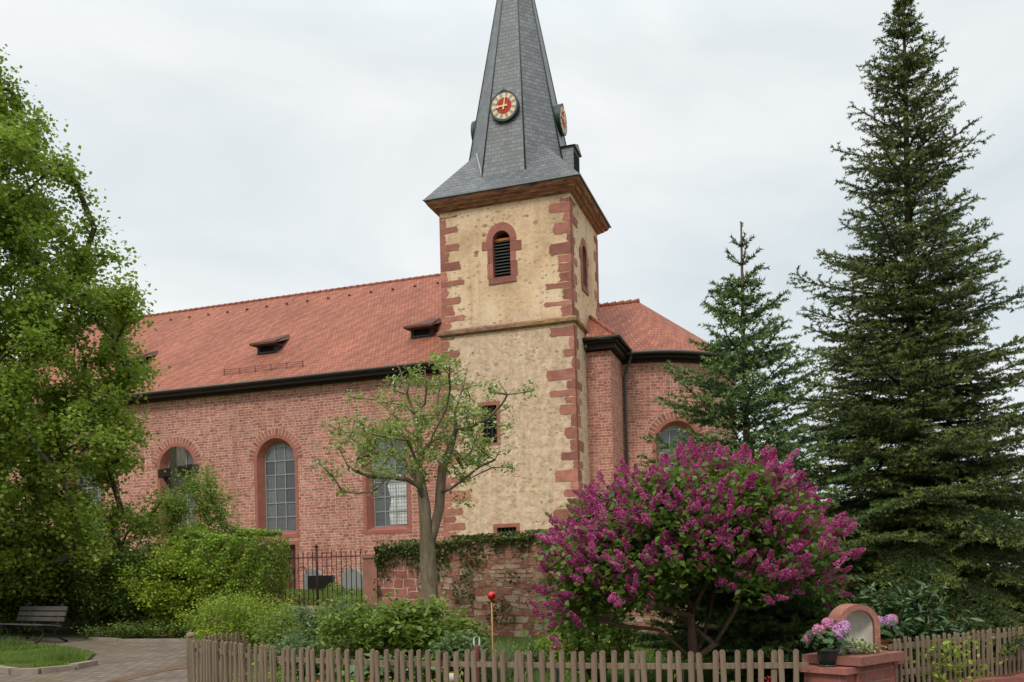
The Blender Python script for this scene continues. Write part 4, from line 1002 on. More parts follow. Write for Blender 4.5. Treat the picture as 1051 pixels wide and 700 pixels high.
# local: x along the bench, -y forward
def slat(nm, y, z, ty, tz, tilt=0., parent=None):
    mb = MB(); c, s = math.cos(tilt), math.sin(tilt); mb.obox((0, y, z), ((1, 0, 0), (0, c, s), (0, -s, c)), (1.12, ty/2, tz/2)); return mb.build(nm, M_bench, bn)
for i, y in enumerate((-.42, -.31, -.20, -.09)): slat('seat_slat', y, .43-.012*i, .095, .032, -.08)
for i in range(3): slat('back_slat', .03+.035*i, .53+.12*i, .03, .098, .0-.26)
for sx in (-.85, .85):
    mb = MB(); w = .03
    f = lambda u, v, d: (sx+d, u, v)
    mb.extr([(-.46, .39), (-.42, .36), (-.02, .34), (.05, .40), (.16, .86), (.12, .88), (.0, .43), (-.46, .41)], f, -w, w)
    mb.tube([(sx, -.36, .37), (sx, -.30, .22), (sx, -.40, .08), (sx, -.50, .02)], [.03, .022, .025, .03], 6)
    mb.tube([(sx, -.02, .36), (sx, -.08, .20), (sx, .10, .08), (sx, .22, .02)], [.03, .022, .025, .03], 6)
    mb.tube([(sx, -.31, .22), (sx, -.18, .18), (sx, -.08, .21)], .018, 6)
    mb.build('cast_leg', M_cast, bn)

# ------------------------------------------------------------------ picket fences
M_pick = mat_wood('weathered_pickets', (.12, .082, .056), (.29, .215, .15), 1., .9)
M_post = mat_wood('fence_post_wood', (.15, .11, .075), (.28, .21, .15), 1., .9)
M_dpost = mat_plain('dark_metal_post', (.02, .022, .025), .5, .4)
def pickets(root, line, spacing, w, h, top_round=True, z0=.07, seed=1, matp=None, th=.02, zf=None):
    rr = random.Random(seed); L = [0]
    for a, b in zip(line, line[1:]): L.append(L[-1]+math.hypot(b[0]-a[0], b[1]-a[1]))
    def at(q):
        for i in range(len(line)-1):
            if q <= L[i+1]+1e-6:
                f = (q-L[i])/(L[i+1]-L[i]); a, b = line[i], line[i+1]; d = Vector((b[0]-a[0], b[1]-a[1], 0)).normalized(); return a[0]+(b[0]-a[0])*f, a[1]+(b[1]-a[1])*f, d
    def make(w, hh):
        po = [(-w/2, 0), (w/2, 0), (w/2, hh-w*.45)]+[(w/2*math.cos(a), hh-w*.45+w*.45*math.sin(a)) for a in [PI*i/6 for i in range(1, 6)]]+[(-w/2, hh-w*.45)]
        return MB().extr(po, lambda u, v, d: (u, d, v), -th/2, th/2)
    n = int(L[-1]/spacing); protos = []
    for i in range(n):
        q = spacing*(i+.5)+rr.uniform(-.005, .005); x, y, d = at(q); zz = zf(x, y) if zf else 0
        if len(protos) < 6: o = make(w*rr.uniform(.93, 1.07), h*rr.uniform(.965, 1.015)).build('picket', matp or M_pick, root); protos.append(o)
        else: o = rr.choice(protos).copy(); COL.objects.link(o)
        nn = Vector((d.y, -d.x, 0)); o.location = (x+nn.x*.028, y+nn.y*.028, z0+zz); o.rotation_euler = (rr.gauss(0, .02), rr.gauss(0, .02), math.atan2(d.y, d.x))
    for zr in (h*.82+z0, z0+.16):
        for a, b in zip(line, line[1:]):
            za = zf(*a) if zf else 0; zb_ = zf(*b) if zf else 0
            mb = MB(); mb.bar((*a, zr+za), (*b, zr+zb_), .03, .05); mb.build('rail', matp or M_pick, root)
FL = [(-4.16, 11.7), (-2.63, 9.95), (-1.7, 9.34), (-.9, 8.93), (.3, 8.48), (1.45, 8.08), (2.60, 7.92)]
fc = thing('picket_fence', 'long weathered wooden picket fence with rounded tops along the front of the garden', 'fence')
pickets(fc, FL, .099, .05, .86, seed=2)
def fpost(root, x, y, w, h, mat, rz=0.):
    mb = MB(); mb.box(-w/2, w/2, -w/2, w/2, 0, h-.04); mb.lathe((0, 0, h-.045), [(w*.60, 0), (w*.58, .03), (w*.42, .055), (.01, .07)], 10); o = mb.build('post', mat, root); o.location = (x, y, 0); o.rotation_euler.z = rz
fpost(fc, -4.24, 11.78, .105, .98, M_post, .3)
for x, y in ((-.98, 9.05), (.42, 8.52), (1.52, 8.14)): mb = MB(); mb.tube([(x, y, 0), (x, y, .80)], .022, 8); mb.build('metal_post', M_dpost, fc)
fr2 = thing('picket_fence', 'short wooden picket return running back from the corner post beside the paved path', 'fence')
pickets(fr2, [(-4.18, 11.95), (-4.0, 12.55), (-3.85, 12.9)], .10, .05, .84, seed=7, z0=.1)
fr3 = thing('picket_fence', 'wooden picket fence right of the stone shrine with spruce boughs hanging over it', 'fence')
pickets(fr3, [(3.50, 8.35), (4.28, 8.85), (4.86, 9.25), (5.6, 9.75), (6.6, 10.4)], .088, .032, .50, seed=9, z0=.47, th=.016)
lw = thing('low_wall', 'low smooth red wall under the right-hand picket fence', 'wall')
mb = MB(); path_wall(mb, [(3.3, 8.16), (4.28, 8.80), (4.86, 9.20), (5.6, 9.70), (7.4, 10.9)], .26, lambda x, y: -.1, lambda x, y: .46, .3, .003, 8); mb.build('red_render', mat_plain('red_painted_render', (.27, .105, .082), .9, .1, 0, .4, 5, .006), lw)

# ------------------------------------------------------------------ shrine on its pier
sh = thing('wayside_shrine', 'red brick pier with stone slab carrying a small empty arched niche', 'shrine', (3.10, 8.23, 0), math.radians(40))
M_pbrick = mat_ashlar('large_red_bricks', (.30, .088, .060), (.22, .065, .045), .30, .105)
T = NT('pier_bricks'); uvn = T.uv(); b = brick(T, uvn, .30, .10, .007, (.24, .078, .058), (.31, .11, .085), (.27, .18, .15)); T.base(T.mix(.5, b.outputs[0], T.ramp(T.noise(uvn, 14, 5), [(.3, .36), (.7, .6)]), 'OVERLAY'), .85, .2); T.bump(T.math('MULTIPLY', b.outputs[1], -1.), .008, .8); M_pbrick = T.m
MB().box(-.31, .35, -.22, .24, 0, .765).build('pier', M_pbrick, sh)
MB().box(-.47, -.30, -.20, .20, 0, .70).build('left_shoulder', M_pbrick, sh); MB().box(.34, .47, -.20, .20, 0, .72).build('right_shoulder', M_pbrick, sh)
MB().box(-.51, -.28, -.235, .22, .70, .755).build('left_ledge', M_ash, sh); MB().box(.33, .51, -.235, .22, .72, .775).build('right_ledge', M_ash, sh)
mb = MB(); mb.box(-.37, .41, -.30, .28, .768, .845); mb.build('slab', mat_ashlar('slab_sandstone', (.28, .125, .10), (.21, .085, .068), 3, 3), sh)
# niche: horseshoe of brick with a plastered hollow
mb = MB(); cxn, zn, hi, ho = .05, .85, .150, .203
io = outline(cxn, hi, zn, zn+.24, True, 12); oo = outline(cxn, ho, zn, zn+.24, True, 12)
NQ = math.radians(-33)
def nq(s, d, z): u = s-cxn; return (cxn+u*math.cos(NQ)-d*math.sin(NQ), u*math.sin(NQ)+d*math.cos(NQ), z)
ring(mb, io[:], oo[:], lambda s, z: nq(s, -.10, z), lambda s, z: nq(s, -.10, z)); ring(mb, oo, oo, lambda s, z: nq(s, -.10, z), lambda s, z: nq(s, .12, z)); ring(mb, io, io, lambda s, z: nq(s, -.10, z), lambda s, z: nq(s, -.06, z))
mb.face([nq(s, .12, z) for s, z in oo]); mb.build('niche_arch', mat_ashlar('niche_brick', (.33, .15, .115), (.25, .10, .075), .08, .09), sh)
mb = MB(); sc2 = [(.0, 1.), (.06, .97), (.12, .86), (.17, .62), (.19, .3)]
pr = None
for dd, f in sc2:
    cur = [nq((s-cxn)*f+cxn, -.06+dd*.85, (z-zn-.15)*f+zn+.15 if z > zn+.01 else zn) for s, z in io]
    if pr:
        for i in range(len(cur)-1): mb.face([pr[i], pr[i+1], cur[i+1], cur[i]], smooth=True)
    pr = cur
mb.face(pr); mb.build('niche_hollow', mat_plain('stained_white_plaster', (.64, .61, .55), .9, .1, 0, .6, 9, .006), sh)
# flower pots
M_pinkf = mat_leaf('pink_hydrangea_petals', [(0, (.45, .08, .22)), (.5, (.62, .20, .38)), (1, (.78, .42, .58))], .6, .3, (.7, .3, .45), noise=.2)
M_lilf = mat_leaf('lilac_hydrangea_petals', [(0, (.42, .16, .40)), (.5, (.62, .32, .58)), (1, (.80, .55, .74))], .6, .3, (.7, .4, .6), noise=.2)
M_potl = mat_leaf('hydrangea_leaves', [(0, (.02, .05, .012)), (1, (.05, .11, .022))], .5, .15)
def ball_petals(c, r, n, seed):
    g = np.random.default_rng(seed); v = g.normal(size=(n, 3)); v /= np.linalg.norm(v, axis=1)[:, None]; return v*r*g.uniform(.85, 1.05, (n, 1))+np.array(c)
def hydrangea(x, y, z, potr, label, heads, matp, seed, tall=.16):
    t = thing('potted_hydrangea', label, 'potted plant', (x, y, z))
    mb = MB(); mb.lathe((0, 0, 0), [(potr*.72, 0), (potr*.92, tall*.75), (potr*.94, tall*.78), (potr*1.08, tall*.80), (potr*1.08, tall), (potr*.95, tall), (potr*.9, tall*.9)], 20); mb.build('pot', matp, t)
    MB().lathe((0, 0, 0), [(potr*.95, -.0), (potr*1.0, .012), (potr*.8, .014)], 20).build('saucer', matp, t)
    g = np.random.default_rng(seed); P = g.normal(size=(260, 3))*np.array([.085, .085, .05])+np.array([0, 0, tall+.08]); P[:, 2] = np.maximum(P[:, 2], tall+.0)
    leaves_obj('foliage', P, .075, M_potl, t, up=.7, aspect=.7, seed=seed)
    for i, (dx, dy, dz, r, m) in enumerate(heads):
        leaves_obj('flower_head', ball_petals((dx, dy, tall+dz), r, 190, seed+i), .028, m, t, up=0., aspect=.95, seed=seed+i)
    return t
hydrangea(2.79, 7.98, .757, .095, 'pink hydrangea in a dark glazed pot on the left ledge of the shrine', [(-.09, -.05, .16, .058, M_pinkf), (.02, .03, .22, .050, M_pinkf), (.09, -.06, .15, .068, M_lilf), (.16, .02, .19, .055, M_lilf), (-.17, .0, .09, .038, M_pinkf)], mat_plain('dark_green_glaze', (.03, .035, .03), .25, .5), 21)
hydrangea(3.52, 8.66, .778, .095, 'pinkish-lilac hydrangea in a terracotta pot right of the shrine niche', [(-.10, 0, .18, .055, M_pinkf), (.0, -.06, .16, .06, M_lilf), (.11, -.02, .17, .058, M_lilf), (.16, .03, .18, .048, M_pinkf)], mat_plain('terracotta', (.40, .17, .10), .8, .2), 41)
su = thing('potted_plant', 'trailing pale green succulent in front of the empty niche', 'potted plant', (3.07, 8.10, .846))
mb = MB(); mb.lathe((0, 0, 0), [(.05, 0), (.075, .05), (.07, .055)], 14); mb.build('bowl', mat_plain('grey_bowl', (.2, .19, .18), .8, .2), su)
g = np.random.default_rng(8); P = g.normal(size=(420, 3))*np.array([.10, .05, .035])+np.array([.03, 0, .06]); P[:, 2] = np.abs(P[:, 2]-.0); P[:, 0] += .3*(.10-P[:, 2]); leaves_obj('foliage', P, .035, mat_leaf('pale_succulent', [(0, (.14, .20, .05)), (1, (.36, .42, .16))], .5, .2), su, up=.5, aspect=.6, seed=2)
ob = thing('stone_ornament', 'tiny white stone ornament beside the succulent at the niche', 'ornament', (2.97, 8.12, .846)); 
mb = MB(); mb.lathe((0, 0, 0), [(.032, 0), (.03, .03), (.018, .05), (.026, .07), (.022, .095), (.004, .105)], 12, ); mb.build('body', mat_plain('white_stone', (.55, .52, .48), .8, .2), ob)

# ------------------------------------------------------------------ garden ornaments
rb = thing('garden_ball', 'shiny red glass garden ball on a thin wooden stick before the rubble wall', 'garden ornament', (-.28, 12.0, .07))
mb = MB(); mb.lathe((0, 0, 1.31), [(.001, -.058)]+[(.058*math.sin(a), -.058*math.cos(a)) for a in [PI*i/14 for i in range(1, 14)]]+[(.001, .058)], 20); mb.lathe((0, 0, 1.25), [(.012, -.03), (.018, .0), (.02, .02)], 10); mb.build('glass_ball', mat_plain('red_mirror_glass', (.55, .01, .01), .08, .9, .35, .05), rb)
MB().tube([(0, 0, 0), (0, 0, 1.26)], .010, 6).build('stick', mat_wood('orange_bamboo_stick', (.42, .20, .08), (.55, .30, .13)), rb)
orn = thing('garden_figure', 'little dark red garden figure with two white horns beside the lavender', 'garden ornament', (-.46, 11.2, .05))
mb = MB(); mb.lathe((0, 0, 0), [(.07, 0), (.055, .3), (.05, .55), (.065, .68), (.05, .78), (.03, .80)], 12); mb.build('body', mat_plain('dark_red_clay', (.16, .05, .045), .8, .2), orn)
orn.scale = (.62, .62, .92)
for s in (-1, 1): mb = MB(); mb.tube([(s*.035, 0, .77), (s*.06, 0, .83), (s*.05, 0, .91)], [.022, .02, .004], 7); mb.build('horn', mat_plain('white_horn', (.6, .56, .52), .6, .3), orn)
M_white = mat_plain('white_planter', (.62, .62, .60), .6, .3)
def planter(x, y, w, label, black):
    t = thing('garden_planter', label, 'planter', (x, y, GZ(y)), .2); mb = MB(); mb.box(-w/2, w/2, -.1, .1, 0, .30); mb.build('box', mat_plain('black_plastic', (.02, .02, .022), .4, .4) if black else M_white, t)
    mb = MB(); mb.box(-w/2-.02, w/2+.02, -.12, .12, .30, .34); mb.build('rim', M_white, t); return t
planter(.80, 9.9, .34, 'black box planter with white rim seen between the pickets', True)
planter(.42, 9.7, .26, 'plain white box planter seen between the pickets', False)
rk = thing('painted_stone', 'small white and pink stone lying at the edge of the lawn', 'stone', (-.78, 11.2, .32)); mb = MB(); mb.lathe((0, 0, 0), [(.05, 0), (.095, .04), (.09, .09), (.05, .12), (.01, .13)], 9, sx=1.2); mb.build('stone', mat_plain('pale_pink_stone', (.55, .42, .38), .9, .1), rk)
mb = MB(); mb.tube([(0, 0, -.3), (0, 0, 0)], [.05, .045], 8); mb.build('stump', M_oldw, rk)
# ------------------------------------------------------------------ vegetation
def grow(start_nodes, tips, seed=1, seglen=.5, wob=.08, updir=.0, cost_up=.3):
    """connect tips to a growing skeleton. start_nodes: list of polylines; returns nodes, parents"""
    g = np.random.default_rng(seed); N = []; par = []
    for pl in start_nodes:
        base = pl[0]
        if N:
            A_ = np.array(N); k = int(np.argmin(np.sum((A_-np.array(base))**2, axis=1))); prev = k; pts = pl[1:]
        else: N.append(np.array(base, float)); par.append(-1); prev = 0; pts = pl[1:]
        last = N[prev]
        for p in pts:
            p = np.array(p, float); L = np.linalg.norm(p-last); m = max(1, int(L/seglen))
            for i in range(m):
                q = last+(p-last)*(i+1)/m
                if i < m-1: q = q+g.normal(size=3)*wob*.4
                N.append(q); par.append(prev); prev = len(N)-1
            last = p
    tips = np.array(tips); root = N[0]
    order = np.argsort(np.linalg.norm(tips-root, axis=1)); ends = []
    for ti in order:
        t = tips[ti]; A_ = np.array(N); d = t-A_; L = np.linalg.norm(d, axis=1)
        cost = L+cost_up*np.maximum(0, A_[:, 2]-t[2])*3
        k = int(np.argmin(cost)); a = N[k]; L0 = L[k]; m = max(1, int(L0/seglen)); prev = k
        for i in range(m):
            f = (i+1)/m; q = a+(t-a)*f; q = q+np.array([0, 0, updir*L0*math.sin(PI*f)])
            if i < m-1: q = q+g.normal(size=3)*wob*min(1, L0)
            N.append(q); par.append(prev); prev = len(N)-1
        ends.append(prev)
    return N, par, ends
def skeleton_mesh(N, par, r0, rmin, pw=.42, sides=6, rfix=None):
    n = len(N); cnt = np.zeros(n); hasc = np.zeros(n, bool)
    for p in par:
        if p >= 0: hasc[p] = True
    for i in range(n-1, -1, -1):
        if not hasc[i]: cnt[i] = 1
        if par[i] >= 0: cnt[par[i]] += cnt[i]
    rad_ = np.maximum(rmin, r0*(cnt/cnt[0])**pw)
    mb = MB(); done = set(); ch = {}
    for i, p in enumerate(par):
        if p >= 0: ch.setdefault(p, []).append(i)
    stack = [(0, None)]
    while stack:
        s, pa = stack.pop(); chain = [s] if pa is None else [pa, s]; cur = s
        while cur in ch:
            c = sorted(ch[cur], key=lambda j: -cnt[j])
            for o in c[1:]: stack.append((o, cur))
            cur = c[0]; chain.append(cur)
        if len(chain) > 1:
            rr_ = [rad_[j] for j in chain]
            if pa is not None: rr_[0] = rr_[1]
            mb.tube([N[j] for j in chain], rr_, sides if rr_[0] > .04 else 4)
    return mb, rad_, cnt
def clumps(N, ends, par, n_per, sig, seed=1, extra=.3):
    g = np.random.default_rng(seed); P = []; tone = []
    for e in ends:
        k = max(1, int(n_per*g.uniform(.5, 1.5))); c = np.array(N[e]); t = g.uniform(-.22, .22)
        q = c+g.normal(size=(k, 3))*np.array([sig, sig, sig*.7]); P.append(q); tone.append(np.full(k, t))
        # leaves along the last twig
        p = par[e]
        if p >= 0 and extra: kk = int(k*extra); f = g.random((kk, 1)); q = c*(1-f)+np.array(N[p])*f+g.normal(size=(kk, 3))*sig*.5; P.append(q); tone.append(np.full(kk, t))
    P = np.concatenate(P); tone = np.concatenate(tone); r = np.clip(g.random(len(P))*.75+.12+tone, 0, 1)
    return P, r
def env_tips(n, prof, cx, cy, seed, inner=.35, lobes=0.25, squash=1., ang=None):
    """tips inside a crown whose radius depends on height: prof = [(z, r), ...]"""
    g = np.random.default_rng(seed); zs = np.array([p[0] for p in prof]); rs = np.array([p[1] for p in prof]); out = []
    ph = g.uniform(0, 6.28, 6)
    while len(out) < n:
        z = g.uniform(zs[0], zs[-1]); r = np.interp(z, zs, rs)
        if g.random()*rs.max() > r: continue
        a = g.uniform(0, 2*PI)
        if ang and not (ang[0] <= a <= ang[1]): continue
        lob = 1+lobes*(math.sin(2*a+ph[0]+z*.9)*.5+math.sin(5*a+ph[1]-z*1.7)*.3+math.sin(3*a+ph[2]+z*2.9)*.4)
        f = math.sqrt(g.uniform(inner**2, 1)); out.append((cx+r*lob*f*math.cos(a), cy+r*lob*f*math.sin(a)*squash, z))
    return out
# big maple on the left -----------------------------------------------
M_maple = mat_leaf('maple_leaves', [(0, (.11, .16, .018)), (.4, (.21, .28, .034)), (.75, (.30, .37, .052)), (1, (.41, .46, .09))], .5, .40)
M_bkmaple = mat_bark('maple_bark', (.06, .045, .03), (.14, .11, .08))
mp_ = thing('maple_tree', 'tall broad maple with fresh bright green leaves at the left edge', 'tree', (-13.6, 22.6, .4))
prof = [(1.2, 2.2), (2.2, 3.9), (4.0, 4.2), (6.0, 4.3), (7.4, 4.15), (8.6, 3.9), (9.6, 3.7), (10.6, 3.3), (11.6, 2.8), (12.6, 2.2), (13.6, 1.5), (14.9, .5)]
tips = env_tips(760, prof, 0, 0, 5, .30, .22)
trunk = [[(0, 0, 0), (.05, .05, 2.2), (.1, 0, 5), (0, .1, 8), (.1, 0, 12.8)]]
for a, z0, z1, r in ((.3, 2.3, 5.6, 3.2), (1.7, 2.6, 5.5, 3.0), (3.0, 2.2, 5.6, 3.0), (4.4, 2.8, 5.6, 3.2), (5.4, 3.6, 7.5, 3.2), (.0, 4.4, 8.4, 2.8), (2.2, 5, 8.6, 2.6), (3.8, 5.2, 9, 2.4)):
    trunk.append([(.07, .03, z0), (r*.5*math.cos(a), r*.5*math.sin(a), z0+(z1-z0)*.6), (r*math.cos(a), r*math.sin(a), z1)])
N, par, ends = grow(trunk, tips, 3, .55, .10)
mb, rd, cn = skeleton_mesh(N, par, .32, .012); mb.build('trunk', M_bkmaple, mp_)
P, r = clumps(N, ends, par, 190, .25, 7, .35)
leaves_obj('foliage', P, np.random.default_rng(1).uniform(.075, .14, len(P)), M_maple, mp_, up=.45, aspect=.85, rnd=r, droop=.35, seed=6)
# pruned fruit tree in the garden -------------------------------------
M_bkfruit = mat_bark('grey_fruit_tree_bark', (.13, .10, .07), (.30, .235, .17), 1.2, .6)
M_fruitl = mat_leaf('pale_young_leaves', [(0, (.16, .21, .05)), (.5, (.26, .33, .085)), (.9, (.37, .43, .15)), (1, (.45, .48, .22))], .55, .4)
ft_ = thing('apple_tree', 'pruned old apple tree with forked grey trunk, sparse pale leaves and white blossom', 'tree', (-1.42, 16.0, .22))
def Q(px, py, dy=0.):     # limb joints measured at the tree's own distance, then given real depth
    Y = 16.0+dy; X = ((px-525.5)*1.+(594-py)*.024)/920*Y; Z = 1.6+((594-py)-(px-525.5)*.024)/920*Y
    return (X+1.42, dy, Z-.22)
limbs = [[(0, 0, 0), Q(441, 600), Q(439, 565), Q(436, 520)],
 [Q(436, 522), Q(431, 500, -.1), Q(418, 492, -.3), Q(402, 490, -.5), Q(380, 489, -.7), Q(366, 484, -.9), Q(357, 478, -1.)],
 [Q(436, 522), Q(430, 480), Q(431, 450, .1), Q(425, 425, .2), Q(418, 405, .25), Q(410, 378, .3), Q(404, 372, .3)],
 [Q(433, 500), Q(420, 480, .3), Q(406, 467, .6), Q(385, 464, .8), Q(370, 455, .9), Q(366, 444, 1.)],
 [Q(430, 455), Q(418, 442, .4), Q(398, 420, .6), Q(385, 410, .7)],
 [Q(425, 425), Q(436, 415, -.3), Q(438, 395, -.5), Q(436, 380, -.6)],
 [Q(430, 470), Q(418, 452, -.5), Q(395, 448, -.9), Q(380, 445, -1.1)],
 [Q(439, 566), Q(445, 545, .06), Q(451, 522, .1), Q(452, 505, .1), Q(454, 480, .2), Q(462, 462, .2), Q(468, 440, .2)],
 [Q(466, 450, .2), Q(467, 425, .3), Q(474, 400, .4), Q(480, 378, .4)],
 [Q(466, 450, .2), Q(480, 440, .0), Q(500, 430, -.2), Q(515, 415, -.4), Q(521, 405, -.5)],
 [Q(451, 510, .1), Q(462, 502, -.2), Q(478, 490, -.4), Q(492, 479, -.6), Q(508, 472, -.7), Q(512, 464, -.8)],
 [Q(462, 462, .2), Q(455, 440, .6), Q(448, 415, .9), Q(452, 395, 1.)],
 [Q(462, 465, .2), Q(475, 480, .8), Q(490, 472, 1.1), Q(505, 480, 1.3)],
 [Q(430, 470), Q(445, 445, -.4), Q(458, 420, -.7), Q(462, 400, -.9)]]
rr = random.Random(4); tips = []
N0, par0, _ = grow(limbs, np.zeros((0, 3)).reshape(0, 3), 2, .3, .03)
A_ = np.array(N0); hi = [i for i in range(len(A_)) if A_[i][2] > 2.6 and (abs(A_[i][0]) > .5 or A_[i][2] > 3.2)]
for i in range(165):
    a = A_[rr.choice(hi)]; d = np.array([rr.gauss(0, 1), rr.gauss(0, 1), rr.gauss(.35, .7)]); d /= np.linalg.norm(d); tips.append(a+d*rr.uniform(.25, .7))
tips = np.array(tips); tips = tips[(tips[:, 2] < 5.3) & (tips[:, 2] > 2.1)]
N, par, ends = grow(limbs, tips, 2, .3, .05)
n0 = len(N0)
mb, rd, cn = skeleton_mesh(N, par, .145, .005, .58, 8); mb.build('trunk', M_bkfruit, ft_)
P, r = clumps(N, ends, par, 36, .10, 9, .3)
leaves_obj('foliage', P, np.random.default_rng(2).uniform(.05, .10, len(P)), M_fruitl, ft_, up=.5, aspect=.55, rnd=r, droop=.3, seed=8)
g = np.random.default_rng(31); sel = [N[e] for e in ends if g.random() < .4]; P = np.concatenate([np.array(s)+g.normal(size=(16, 3))*.07 for s in sel])
leaves_obj('blossom', P, .042, mat_leaf('white_blossom', [(0, (.50, .52, .38)), (1, (.78, .78, .70))], .6, .3, (.7, .7, .6), noise=.1), ft_, up=.6, aspect=.9, seed=12)
# lilac ----------------------------------------------------------------
M_lilacl = mat_leaf('lilac_leaves', [(0, (.035, .075, .014)), (.5, (.085, .15, .022)), (.85, (.14, .22, .03)), (1, (.22, .30, .05))], .5, .3)
M_lilacf = mat_leaf('purple_lilac_petals', [(0, (.27, .022, .11)), (.4, (.46, .058, .21)), (.8, (.60, .135, .33)), (1, (.70, .26, .45))], .6, .25, (.55, .12, .35), noise=.35)
M_bklil = mat_bark('lilac_bark', (.10, .06, .04), (.22, .145, .10), 2)
ll = thing('lilac_bush', 'large lilac bush covered in deep purple flower heads behind the picket fence', 'flowering shrub', (2.17, 10.7, .03)); ll.scale = (.96, .96, .985)
tips = []
g = np.random.default_rng(77)
while len(tips) < 420:
    x, y, z = g.uniform(-1.8, 1.62), g.uniform(-1.5, 1.5), g.uniform(.75, 3.35)
    # umbrella crown, hanging lower on the left
    hw = 1.60+(.16 if x < 0 else 0); e = (x/hw)**2+(y/1.5)**2
    if e > 1: continue
    ztop = 1.62+1.22*math.sqrt(max(0, 1-e*.96))+.10*math.sin(3*x+1)+.10*math.sin(4*y)+.07*x+.12*math.sin(5.3*x+2*y)
    ztop = min(ztop, 3.25-.0*x)
    zbot = 1.75-.95*(max(0, -x-.2)/1.9)-.25*max(0, x-1.2)-.35*math.sqrt(e)*(1 if x > 0 else .4)
    if z > ztop or z < zbot: continue
    dd = min(ztop-z, 1.2)
    if g.random() < .55 and dd > .45: continue
    tips.append((x, y, z))
stems = [[(0, 0, 0), (-.03, 0, .55), (-.05, 0, 1.1), (-.1, .05, 1.6), (-.05, 0, 2.3)],
 [(.0, 0, .45), (.22, -.1, .75), (.45, -.2, 1.15), (.62, -.2, 1.65), (.9, -.2, 2.3)],
 [(-.03, 0, .75), (-.5, -.25, .95), (-1.0, -.4, 1.02), (-1.5, -.5, 1.2), (-1.8, -.5, 1.5)],
 [(-.03, 0, .9), (-.3, -.2, 1.15), (-.75, -.35, 1.35), (-1.0, -.4, 1.8)],
 [(.0, 0, .6), (.3, .5, 1.1), (.6, 1., 1.8)], [(0, 0, .8), (-.4, .6, 1.4), (-.8, 1.0, 2.)],
 [(-.04, 0, 1.2), (.2, -.4, 1.7), (.3, -.8, 2.2)]]
N, par, ends = grow(stems, tips, 6, .28, .06)
mb, rd, cn = skeleton_mesh(N, par, .070, .006, .42, 7); mb.build('stems', M_bklil, ll)
P, r = clumps(N, ends, par, 50, .17, 19, .5)
leaves_obj('foliage', P, np.random.default_rng(4).uniform(.065, .11, len(P)), M_lilacl, ll, up=.5, aspect=.72, rnd=r, droop=.3, seed=18)
def panicle_mesh(seed):
    g = np.random.default_rng(seed); n = 200; tone = (-.18, .1, 0, .2, -.3, .05, .3, -.08)[seed % 8]; lean = (.0, .04, -.03, .05, .02, -.05, .0, .03)[seed % 8]; f = g.random(n)**.8; a = g.uniform(0, 2*PI, n)
    R = .036*(1-f)**.55*(1+.25*np.sin(a*3+f*20))+.008; z = f*.19
    P = np.stack([R*np.cos(a)+lean*f**1.6, R*np.sin(a), z], 1)
    dirs = np.stack([np.cos(a), np.sin(a), np.full(n, .3)], 1)
    o = leaves_obj('flower_head', P, g.uniform(.016, .026, n), M_lilacf, None, up=0., aspect=1., seed=seed, rnd=g.random(n)*.75+.12+tone); me = o.data; bpy.data.objects.remove(o); return me
pms = [panicle_mesh(s) for s in range(1, 9)]
# flower heads sit at the outer shoot ends
C0 = np.array([0, 0, 1.5]); E_ = np.array([N[e] for e in ends]); heads = []
gg_ = np.random.default_rng(3)
for e in ends:
    p = np.array(N[e]); rel = (p-C0)/np.array([2.05, 1.8, 1.75]); outw = np.linalg.norm(rel)
    if outw < .5: continue
    for k in range(6):
        if gg_.random() > (.95 if p[2] > 1.35 else .55)*(1 if math.sin(p[0]*3.1+p[1]*2)+math.sin(p[2]*4.3+p[0]) > -1.2 else .4): continue
        d = (p-C0); d /= np.linalg.norm(d); d = d*np.array([1, 1, .6])+np.array([0, 0, .45])+gg_.normal(size=3)*.36; d /= np.linalg.norm(d)
        heads.append((p+d*.14+gg_.normal(size=3)*.085, d, gg_.uniform(.5, 1.05)))
heads.sort(key=lambda h: h[0][1])    # nearest the viewer first
rest = []
for i, (p, d, s) in enumerate(heads):
    M = Matrix.Translation(Vector(p)) @ Vector(d).to_track_quat('Z', 'Y').to_matrix().to_4x4() @ Matrix.Diagonal((s, s, s*1.05, 1))
    if i < 100:
        o = bpy.data.objects.new('flower_head', pms[i % 8]); COL.objects.link(o); o.parent = ll; o.matrix_local = M
    else: rest.append((i % 8, M))
buf = []; rv = []
for k, M in rest:
    me = pms[k]; co = np.zeros(len(me.vertices)*3); me.vertices.foreach_get('co', co); co = co.reshape(-1, 3); A3 = np.array(M)
    co = co@A3[:3, :3].T+A3[:3, 3]; ii = np.zeros(len(me.loops), dtype=np.int32); me.loops.foreach_get('vertex_index', ii); buf.append(co[ii].reshape(-1, 3, 3))
    v = np.zeros(len(me.polygons)); me.attributes['rnd'].data.foreach_get('value', v); rv.append(v)
o = tris_obj('flower_heads', np.concatenate(buf), M_lilacf, ll, np.concatenate(rv)); o['kind'] = 'stuff'
